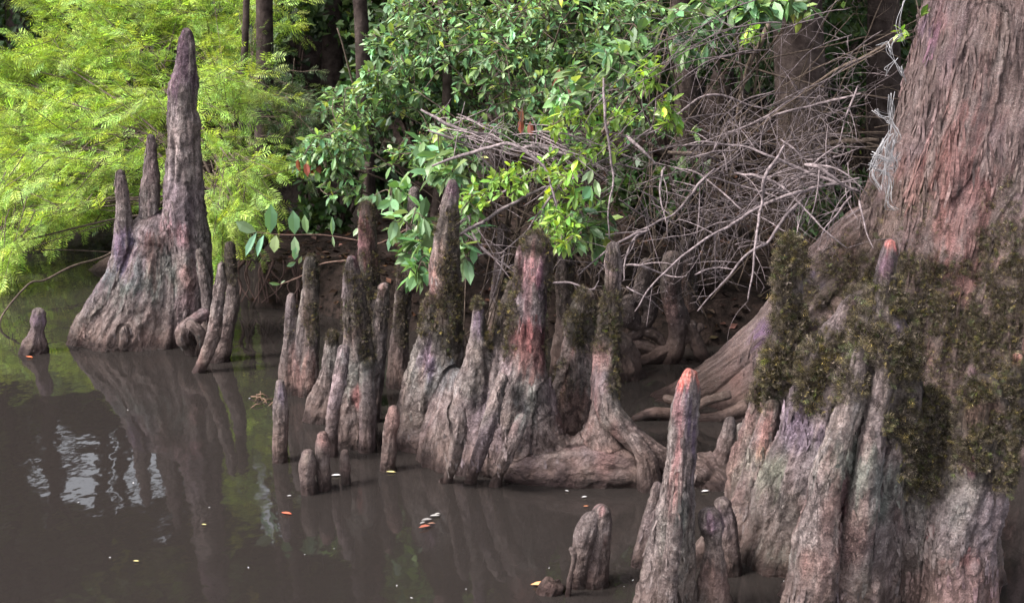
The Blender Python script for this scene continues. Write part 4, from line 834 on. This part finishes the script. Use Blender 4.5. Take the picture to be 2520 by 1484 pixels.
cypress_bush('cypress_sapling', 'bright yellow green feathery cypress boughs behind the tall three-pronged knee', 'sapling', [
    (330, 60, 200, 70, 10.7, 11.9, 75, -.7, .25), (520, 80, 120, 90, 10.5, 11.5, 60, .4, .35), (250, 190, 210, 90, 10.0, 11.2, 110, -.8, .1), (90, 330, 130, 80, 9.0, 10.0, 50, -.9, -.1), (300, 300, 200, 90, 9.1, 10.1, 95, -.8, -.05),
    (130, 430, 150, 70, 8.1, 9.0, 70, -.8, -.25), (300, 420, 160, 90, 8.2, 9.0, 70, -.7, -.2), (60, 520, 90, 80, 7.5, 8.2, 42, -.6, -.5), (200, 500, 90, 40, 7.7, 8.3, 24, -.7, -.4), (20, 600, 40, 50, 7.3, 7.7, 12, -.3, -.8), (545, 225, 70, 70, 7.2, 8.0, 40, .5, .1), (540, 330, 90, 70, 7.1, 7.9, 36, .5, 0),
    (560, 440, 70, 60, 7.0, 7.5, 34, .4, -.3), (550, 500, 50, 50, 6.9, 7.3, 26, .2, -.6), (650, 410, 60, 30, 6.9, 7.2, 9, .9, -.25), (620, 60, 70, 40, 10.2, 10.9, 12, .8, .35), (110, 130, 60, 40, 10.4, 10.8, 9, -.9, .1), (60, 200, 70, 50, 10.2, 10.8, 12, -.9, .1), (240, 30, 140, 40, 11.2, 12.2, 30, -.5, .5)], rng, b5, fl=58, br=14)
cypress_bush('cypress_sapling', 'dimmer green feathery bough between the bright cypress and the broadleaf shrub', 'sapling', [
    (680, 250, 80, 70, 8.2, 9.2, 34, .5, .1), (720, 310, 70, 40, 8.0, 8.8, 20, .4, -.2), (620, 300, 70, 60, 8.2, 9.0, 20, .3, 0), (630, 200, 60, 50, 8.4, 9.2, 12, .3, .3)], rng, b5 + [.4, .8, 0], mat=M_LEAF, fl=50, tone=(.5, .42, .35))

# ------------------------------------------------------------------ forest behind
QV = np.array([(0, 0, 0), (.32, .45, .05), (0, 1, -.08), (-.32, .45, .05)]); QF = [(0, 1, 2, 3)]
# breaks in the forest roof over the far bank where the white sky comes through: (bearing, steepness, half widths)
GAPS = [(-.372, .408, .038, .022), (-.335, .395, .03, .02), (-.345, .425, .05, .012), (-.298, .392, .012, .035), (-.215, .37, .016, .042), (-.231, .405, .012, .024), (-.205, .45, .02, .018), (-.165, .462, .014, .014), (-.27, .44, .016, .012), (-.39, .375, .012, .012), (-.31, .455, .02, .01), (-.14, .455, .007, .02),
        (-.40, .315, .006, .008), (-.36, .33, .012, .006), (-.225, .325, .012, .006), (.02, .43, .006, .006), (-.18, .43, .005, .01)]
def openings(p):
    u = p[:, 0] / p[:, 1]; v = (p[:, 2] + H) / p[:, 1]; j = .9 * fbm(p * 1.9, 3, 91); o = np.zeros(len(p), bool)
    for (a, b, c, d) in GAPS: o |= ((u - a) / c) ** 2 + ((v - b) / d) ** 2 < 2.1 + j * 2.2
    return o
def cloud(name, blobs, size, mat, parent, rng, tone=(1, 1, 1)):
    """blobs: (x,y,z,rx,ry,rz,count)"""
    T = []; K = []
    for (x, y, z, a, b, c, n) in blobs:
        v = rng.normal(0, 1, (n, 3)); v /= np.linalg.norm(v, axis=1, keepdims=True); v *= (rng.random(n) ** .45)[:, None]
        p = np.array([x, y, z]) + v * [a, b, c]; n_ = len(p)
        keep = fbm(p * (1.1 / max(.5, a)) * 1.6 + x, 2, 71) > -.28
        if z > 1.6 and y > 8: keep &= ~openings(p)
        p = p[keep]; T.append(p); K.append(np.full(len(p), rng.lognormal(0, .25)))
    T = np.vstack(T); K = np.concatenate(K); m = len(T); d = rng.normal(0, 1, (m, 3)); d[:, 2] -= .4
    M = frames(d, rng.uniform(0, 6.28, m)) * (size * rng.uniform(.5, 1.3, m))[:, None, None]
    c = leafcols(m, rng, .04, .3) * K[:, None] * np.array(tone)
    return bake(name, QV, QF, M, T, c, mat, parent)
def ground_z(x, y): return float(bank(np.array([x]), np.array([y]))[0])
def forest_tree(x, y, h, r, crown, label, rng, lean=0, mat=M_DARKWOOD, leaf=M_CANOPY, size=.16, group='trees of the swamp forest behind', low=.45, n=420, limbs=9, tone=(1, 1, 1)):
    root = empty('forest_tree', label, 'tree', group); z0 = ground_z(x, y) - .1
    tb = Tubes(12); zs = np.linspace(0, 1, 16); P = np.column_stack([x + lean * zs * h + .12 * np.sin(zs * 5 + x), y + .1 * np.cos(zs * 4 + y), z0 + zs * h])
    tb.add(P, r * (1 - .75 * zs) + r * .8 * np.exp(-zs * h / .25), (1, 1, 1)); bl = []
    for q in range(limbs):
        t = rng.uniform(low, 1); a = rng.uniform(0, 6.28); l = crown * rng.uniform(.4, 1) * (1.25 - .6 * t); p0 = np.array([np.interp(t, zs, P[:, 0]), np.interp(t, zs, P[:, 1]), z0 + t * h])
        e = p0 + [math.cos(a) * l, math.sin(a) * l, l * rng.uniform(.0, .5)]
        C = catmull([p0, (p0 + e) / 2 + [0, 0, .1 * l], e], 5); tb.add(C, np.linspace(r * .35, r * .08, len(C)), (1, 1, 1))
        bl.append((*e, l * .55, l * .55, l * .32, n)); 
    tb.build('trunk', mat, root); cloud('crown', bl, size, leaf, root, rng, tone); return root
rng = np.random.default_rng(77)
dr = 'slim straight dark forest trunk with a leafy crown high over the bank'
TR = [(-.15, 9.4, 6.5, .10, 1.7, 'dark forest tree nearest behind the broadleaf shrub'), (1.1, 8.6, 5.5, .09, 1.9, 'dark forest tree rising from the twig thicket'), (2.6, 8.8, 6, .13, 2.0, 'dark forest tree just left behind the big trunk'),
      (-1.75, 12.9, 8, .11, 2.2, 'thin forest tree at the far end of the cove, behind the cypress boughs'), (-2.95, 13.4, 8, .13, 2.4, 'forest tree across the cove behind the left boughs'), (-5.4, 13.5, 8.5, .14, 2.5, 'forest tree across the water at the far left'),
      (.4, 12, 8, .14, 2.4, 'forest tree in the gloom above the broadleaf shrub'), (1.9, 12, 8.5, .12, 2.3, 'forest tree in the gloom above the bare sticks'), (3.9, 11.5, 8, .15, 2.5, 'forest tree in the gloom behind the big trunk'),
      (-.8, 15.5, 9, .13, 2.3, 'more distant forest tree seen through the dark gap'), (-2.5, 16.5, 10, .14, 2.5, 'more distant forest tree left of the dark gap'), (-4.6, 17, 10, .15, 2.6, 'more distant forest tree beyond the cove'), (-7.6, 15.5, 10, .16, 2.8, 'more distant forest tree far off to the left'),
      (1.5, 16, 10, .14, 2.6, 'more distant forest tree right of the dark gap'), (4.4, 16, 10, .15, 2.8, 'more distant forest tree farther right'), (7, 14, 9, .15, 2.8, 'forest tree far off to the right'), (6, 9.5, 8, .16, 2.6, 'forest tree to the right beyond the big trunk'),
      (-9.5, 12, 9, .16, 2.8, 'forest tree on the left shore'), (-6.3, 14.6, 9, .13, 2.6, 'forest tree among the far left stems, third from the shore'), (-5.2, 15.6, 9.5, .13, 2.6, 'forest tree half hidden beyond the left boughs'), (-8.6, 14, 9, .14, 2.7, 'forest tree crowding the left shore'), (-7, 20, 13, .18, 3.2, 'tall backing tree, left'), (-3, 20.5, 13, .18, 3.2, 'tall backing tree left of middle'), (1, 20.5, 13, .18, 3.2, 'tall backing tree right of middle'), (5, 20, 13, .18, 3.2, 'tall backing tree, right'), (10, 18, 12, .18, 3.2, 'tall backing tree, far right'), (-12, 18, 12, .18, 3.2, 'tall backing tree, far left')]
for q, (x, y, h, r, cr, lb) in enumerate(TR):
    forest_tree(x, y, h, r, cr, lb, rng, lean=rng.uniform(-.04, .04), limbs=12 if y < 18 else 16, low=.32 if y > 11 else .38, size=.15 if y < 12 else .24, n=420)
# crown of the big cypress, unseen overhead; its dense outer limbs added for shade
tb = Tubes(8); bl = []
for q in range(12):
    a = rng.uniform(.2, 2.9); l = rng.uniform(1.4, 3.4); z = rng.uniform(3.6, 6.5); p0 = np.array([2.55, 5.4, z]); e = p0 + [math.cos(a) * l - .3, math.sin(a) * l, .3]
    C = catmull([p0, (p0 + e) / 2 + [0, 0, .2], e], 5); tb.add(C, np.linspace(.06, .015, len(C)), (1, 1, 1)); bl.append((*e, .9, .9, .4, 700)); bl.append((*((p0 + e) / 2 + [0, 0, .1]), .7, .7, .35, 400))
for q in range(26):  # out-of-view roof of foliage added to keep light off the bank
    e = np.array([rng.uniform(-1.3, 3.6), rng.uniform(3.4, 8.2), rng.uniform(3.9, 5.4)]); p0 = np.array([2.75, 5.4, e[2] + rng.uniform(-.6, .3)])
    C = catmull([p0, (p0 + e) / 2 + [0, 0, .25], e], 5); tb.add(C, np.linspace(.05, .012, len(C)), (1, 1, 1)); bl.append((*e, .85, .85, .3, 1000))
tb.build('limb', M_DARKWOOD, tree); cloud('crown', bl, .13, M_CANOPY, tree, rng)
# thin trunks standing directly behind the foliage
for (x0, y0, x1, y1, w_, Y, lb) in [(640, 620, 650, -200, 22, 8.6, 'dark tree stem on the bank end behind the feathery boughs'), (585, 640, 610, -150, 9, 8.2, 'very thin dark stem crossing the cypress foliage'), (905, 430, 880, -200, 18, 8.3, 'dark stem in the gap left of the broadleaf shrub'),
                                    (1062, 560, 1085, -100, 12, 6.7, 'pinkish bare stem showing through the broadleaf shrub'), (1985, 430, 1960, -300, 60, 8.4, 'stout grey brown leaning stem behind the twig tangle, upper right'), (880, 640, 905, 400, 12, 7.2, 'short dead stake behind the mossy spires')]:
    root = empty('forest_tree', lb, 'tree', 'stems standing close behind the shrubs'); tb = Tubes(12)
    C = catmull([atY(x0, y0 + 60, Y), atY((x0 + x1) / 2 + rng.normal(0, 10), (y0 + y1) / 2, Y), atY(x1, y1, Y)] + ([atY(x1 + 10, y1 - 900, Y + .2)] if y1 < 300 else []), 8); tb.add(C, np.linspace(w_ * 1.15, w_ * .7, len(C)) * mpp(x0, 300, Y), np.ones(3) * (1.5 if w_ in (12, 60) else 1)); tb.build('trunk', M_DARKWOOD, root)
    if y1 < 300:
        e = C[-1]; cloud('crown', [(*e, .8, .8, .6, 500), (*(e + [.4, .2, .3]), .7, .7, .5, 400)], .1, M_CANOPY, root, rng)
# understory shrubs on the bank and beyond the cove
US = [(-1.3, 9.0, .55, 'low dark shrub at the head of the bank'), (-.75, 10.2, .8, 'shaded shrub inside the dark gap'), (.2, 9.8, .9, 'shaded shrub close behind the broadleaf shrub'), (1.3, 10.3, 1.0, 'shaded shrub behind the upper twigs'), (2.3, 9.6, .9, 'dark green shrub between the twigs and the big trunk'), (3.4, 10, 1.0, 'shaded shrub behind the big trunk'),
      (-2.3, 13.2, 1.1, 'shaded shrub across the cove'), (-3.7, 13.1, 1.1, 'shaded shrub across the cove, second from its right end'), (-5.1, 13.2, 1.1, 'shaded shrub across the water behind the left boughs'), (-6.6, 13.3, 1.2, 'shaded shrub at the far left shore'), (-1.2, 13.6, 1.1, 'shaded shrub at the far right end of the cove'),
      (.0, 14, 1.2, 'distant undergrowth bush in the dark gap'), (1.3, 14, 1.2, 'distant undergrowth bush above the broadleaf shrub'), (2.9, 13.6, 1.2, 'distant undergrowth bush above the twig tangle'), (4.6, 13, 1.3, 'distant undergrowth bush hidden by the big trunk'), (.9, 7.9, .35, 'small dark sprouts under the twigs'), (2.05, 7.4, .35, 'small green sprouts beside the big root')]
for (x, y, r, lb) in US:
    root = empty('understory_shrub', lb, 'shrub', 'shaded undergrowth of the swamp forest'); z = max(ground_z(x, y), 0); st = Tubes(5); bl = []
    for q in range(9):
        a = rng.uniform(0, 6.28); e = np.array([x + math.cos(a) * r * rng.uniform(.2, .8), y + math.sin(a) * r * .6, z + r * rng.uniform(.35, 1.35)]); C = catmull([[x, y, z - .05], [(x + e[0]) / 2, (y + e[1]) / 2, z + (e[2] - z) * .7], e], 5)
        st.add(C, np.linspace(.014, .004, len(C)), (1.3, 1.2, 1.2)); bl.append((*e, r * .42, r * .42, r * .3, 230))
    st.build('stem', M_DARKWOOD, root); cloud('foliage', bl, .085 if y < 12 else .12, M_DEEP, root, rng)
# far wood closing the view
fw = []
for q in range(130):
    a = q / 129; x = -26 + 52 * a; fw.append((x + rng.normal(0, .5), 23.5 + rng.normal(0, .7) - .018 * x * x, rng.uniform(.5, 11), 1.9, 1.2, 1.8, 260))
    fw.append((x + rng.normal(0, .5), 23.5 + rng.normal(0, .7) - .018 * x * x, rng.uniform(.3, 3), 1.9, 1.2, 1.3, 150))
for q in range(110): x = rng.uniform(-16, 1); fw.append((x, 22.5 - .018 * x * x, rng.uniform(2.5, 8), 1.9, 1.2, 1.6, 260))
o = cloud('far_wood', fw, .42, M_CANOPY, None, rng, (.8, .8, .8)); tag(o, 'far shaded wood closing the view between the trunks', 'wood', kind='stuff')
# hanging grey moss
for (pts, lb) in [([[(2225, 0), (2215, 60), (2228, 110)], [(2228, 80), (2200, 100), (2190, 130), (2205, 160), (2225, 190)], [(2200, 150), (2185, 165), (2180, 185)], [(2190, 130), (2180, 110), (2160, 112)], [(2213, 165), (2222, 180), (2230, 200)]], 'curling strand of pale grey moss hanging from the twigs near the top'),
                  ([[(2192, 230), (2196, 280), (2190, 330)], [(2155, 272), (2170, 285), (2190, 290)], [(2192, 290), (2205, 330), (2195, 360)], [(2190, 330), (2165, 370), (2150, 400)], [(2190, 330), (2180, 380), (2175, 440), (2180, 480)], [(2180, 360), (2200, 400), (2195, 420)], [(2170, 390), (2150, 430), (2170, 470)],
                    [(2165, 420), (2190, 440), (2185, 500), (2200, 520)], [(2150, 380), (2190, 395), (2215, 380)], [(2140, 410), (2170, 420), (2200, 415)], [(2175, 345), (2150, 395), (2140, 420)], [(2200, 345), (2185, 400), (2160, 440)]], 'ragged beard of pale grey moss against the left edge of the big trunk')]:
    tb = Tubes(5); Yh = 4.75
    for pl in pts:
        for rep in range(6 if len(pts) > 6 else 3):
            C = catmull([atY(a + rng.normal(0, 6) * (rep > 0), b + rng.normal(0, 6) * (rep > 0), Yh + rng.normal(0, .02)) for a, b in pl], 6); tb.add(C, np.linspace(.0014, .0007, len(C)), np.ones(3) * rng.uniform(.8, 1.2))
    o = tb.build('hanging_moss', M_MOSSHANG); tag(o, lb, 'hanging moss')

# ------------------------------------------------------------------ things afloat
WH = (.75, .72, .74); OR = (.5, .2, .1); YE = (.72, .62, .28); BR = (.25, .13, .09); GR = (.45, .5, .4)
for (x, y, sz, cc, lb) in [(827, 1172, 22, WH, 'small white leaf afloat beside the thin peg knee'), (962, 1164, 22, YE, 'cream curled leaf afloat at the foot of the bulging-headed knee'), (705, 1266, 26, (.6, .14, .08), 'sunken orange red leaf below the trio of stubs'), (502, 1293, 12, YE, 'pale yellow leaf alone on the open water'),
                           (1438, 1225, 14, WH, 'tiny white petal afloat above the grey hunched knee'), (1442, 1248, 14, OR, 'little orange leaf afloat near the grey hunched knee'), (1330, 1441, 46, (.8, .42, .2), 'pale orange leaf lying against the lowest nub'), (335, 1383, 14, YE, 'thin straw-coloured leaf on the open water lower left'),
                           (1395, 1210, 10, WH, 'white fleck at the foot of the arching root'), (1790, 1215, 18, WH, 'white fleck at the right end of the arching root'), (1735, 1211, 20, WH, 'long white fleck under the arching root'), (72, 881, 20, (.7, .18, .08), 'red leaf below the short knobbly knee'),
                           (1308, 1170, 26, GR, 'grey green lichen scrap at the edge of the arching root'), (1932, 1432, 12, WH, 'white fleck at the foot of the great buttress knee'), (712, 1222, 10, WH, 'white fleck left of the lowest stub')]:
    p = onW(x, y); n_ = 1; a = rng.uniform(-.7, .7) + 1.57
    M = frames(np.array([[math.cos(a), math.sin(a) * .6, .02]]), np.array([0.])) * sz * mpp(x, y, p[1]) * 1.1
    M = frames(np.array([[1, rng.uniform(-.5, .5), .02]])) * sz * mpp(x, y, p[1]) * 1.1
    V = LV * [1, 1, .6] + [0, -.5, .08]; V = V[:, :]; 
    o = bake('floating_leaf', V, LF, M, (p + [0, 0, .004])[None], np.array([cc]), M_FLOAT); tag(o, lb, 'leaf', 'leaves afloat on the water')
dbx = empty('floating_debris', 'small raft of grey twig scraps and a red leaf on the water right of centre', 'debris')
for (x, y, sz, cc, a) in [(1050, 1283, 30, (.3, .28, .27), .5), (1070, 1273, 26, (.4, .38, .37), .3), (1045, 1300, 34, (.38, .12, .08), .6), (1062, 1292, 22, BR, .4), (1040, 1290, 20, (.3, .28, .27), .9), (1077, 1268, 16, (.45, .42, .4), .2)]:
    p = onW(x, y); bake('scrap', LV + [0, -.5, .08], LF, frames(np.array([[math.cos(a), math.sin(a), .03]])) * sz * mpp(x, y, p[1]), (p + [0, 0, .006])[None], np.array([cc]), M_FLOAT, dbx)
dbx = empty('floating_debris', 'dark clump of twig litter afloat left of the slender dark knees', 'debris')
for q in range(9):
    x, y = 640 + rng.normal(0, 16), 985 + rng.normal(0, 6); p = onW(x, y); tb = Tubes(5); a = rng.uniform(0, 3.1); d = np.array([math.cos(a), math.sin(a), .2]) * .03; tb.add(np.array([p - d, p + [0, 0, .012], p + d]), .003, (1.5, 1.3, 1.1)); tb.build('scrap', M_STEM, dbx)
V0 = None
for q in range(30):
    x, y = rng.uniform(20, 1560), rng.uniform(960, 1475)
    if 640 < x < 1560 and y < 1215: continue
    p = onW(x, y); sz = rng.uniform(2.5, 5.5) * mpp(x, y, p[1])
    if V0 is None:
        V0 = bake('floating_speck', LV + [0, -.5, .1], LF, np.eye(3)[None], np.zeros((1, 3)), np.array([WH]), M_FLOAT); o = V0
    else: o = V0.copy(); COL.objects.link(o)
    o.location = p + [0, 0, .003]; o.rotation_euler = (0, 0, rng.uniform(0, 6.28)); o.scale = (sz * 1.6, sz * 1.6, sz)
    tag(o, 'tiny pale speck of litter floating on the open water', 'speck', 'pale specks scattered on the water')

# leaf litter over the bank
n = 9000; x = rng.uniform(-1.6, 3.6, n); y = rng.uniform(5.7, 12, n); z = bank(x, y); k_ = z > .02; P = np.column_stack([x, y, z + .006])[k_]
d = rng.normal(0, 1, (len(P), 3)); d[:, 2] *= .25; M = frames(d, rng.normal(0, .5, len(P))) * (.055 * rng.uniform(.4, 1.2, len(P)))[:, None, None]
o = bake('leaf_litter', QV, QF, M, P, leafcols(len(P), rng, 0, .6), plain_mat('litter', (.009, .006, .004), (.026, .016, .011), 20)); tag(o, 'brown dead leaves littering the shaded bank', 'leaf litter', kind='stuff')
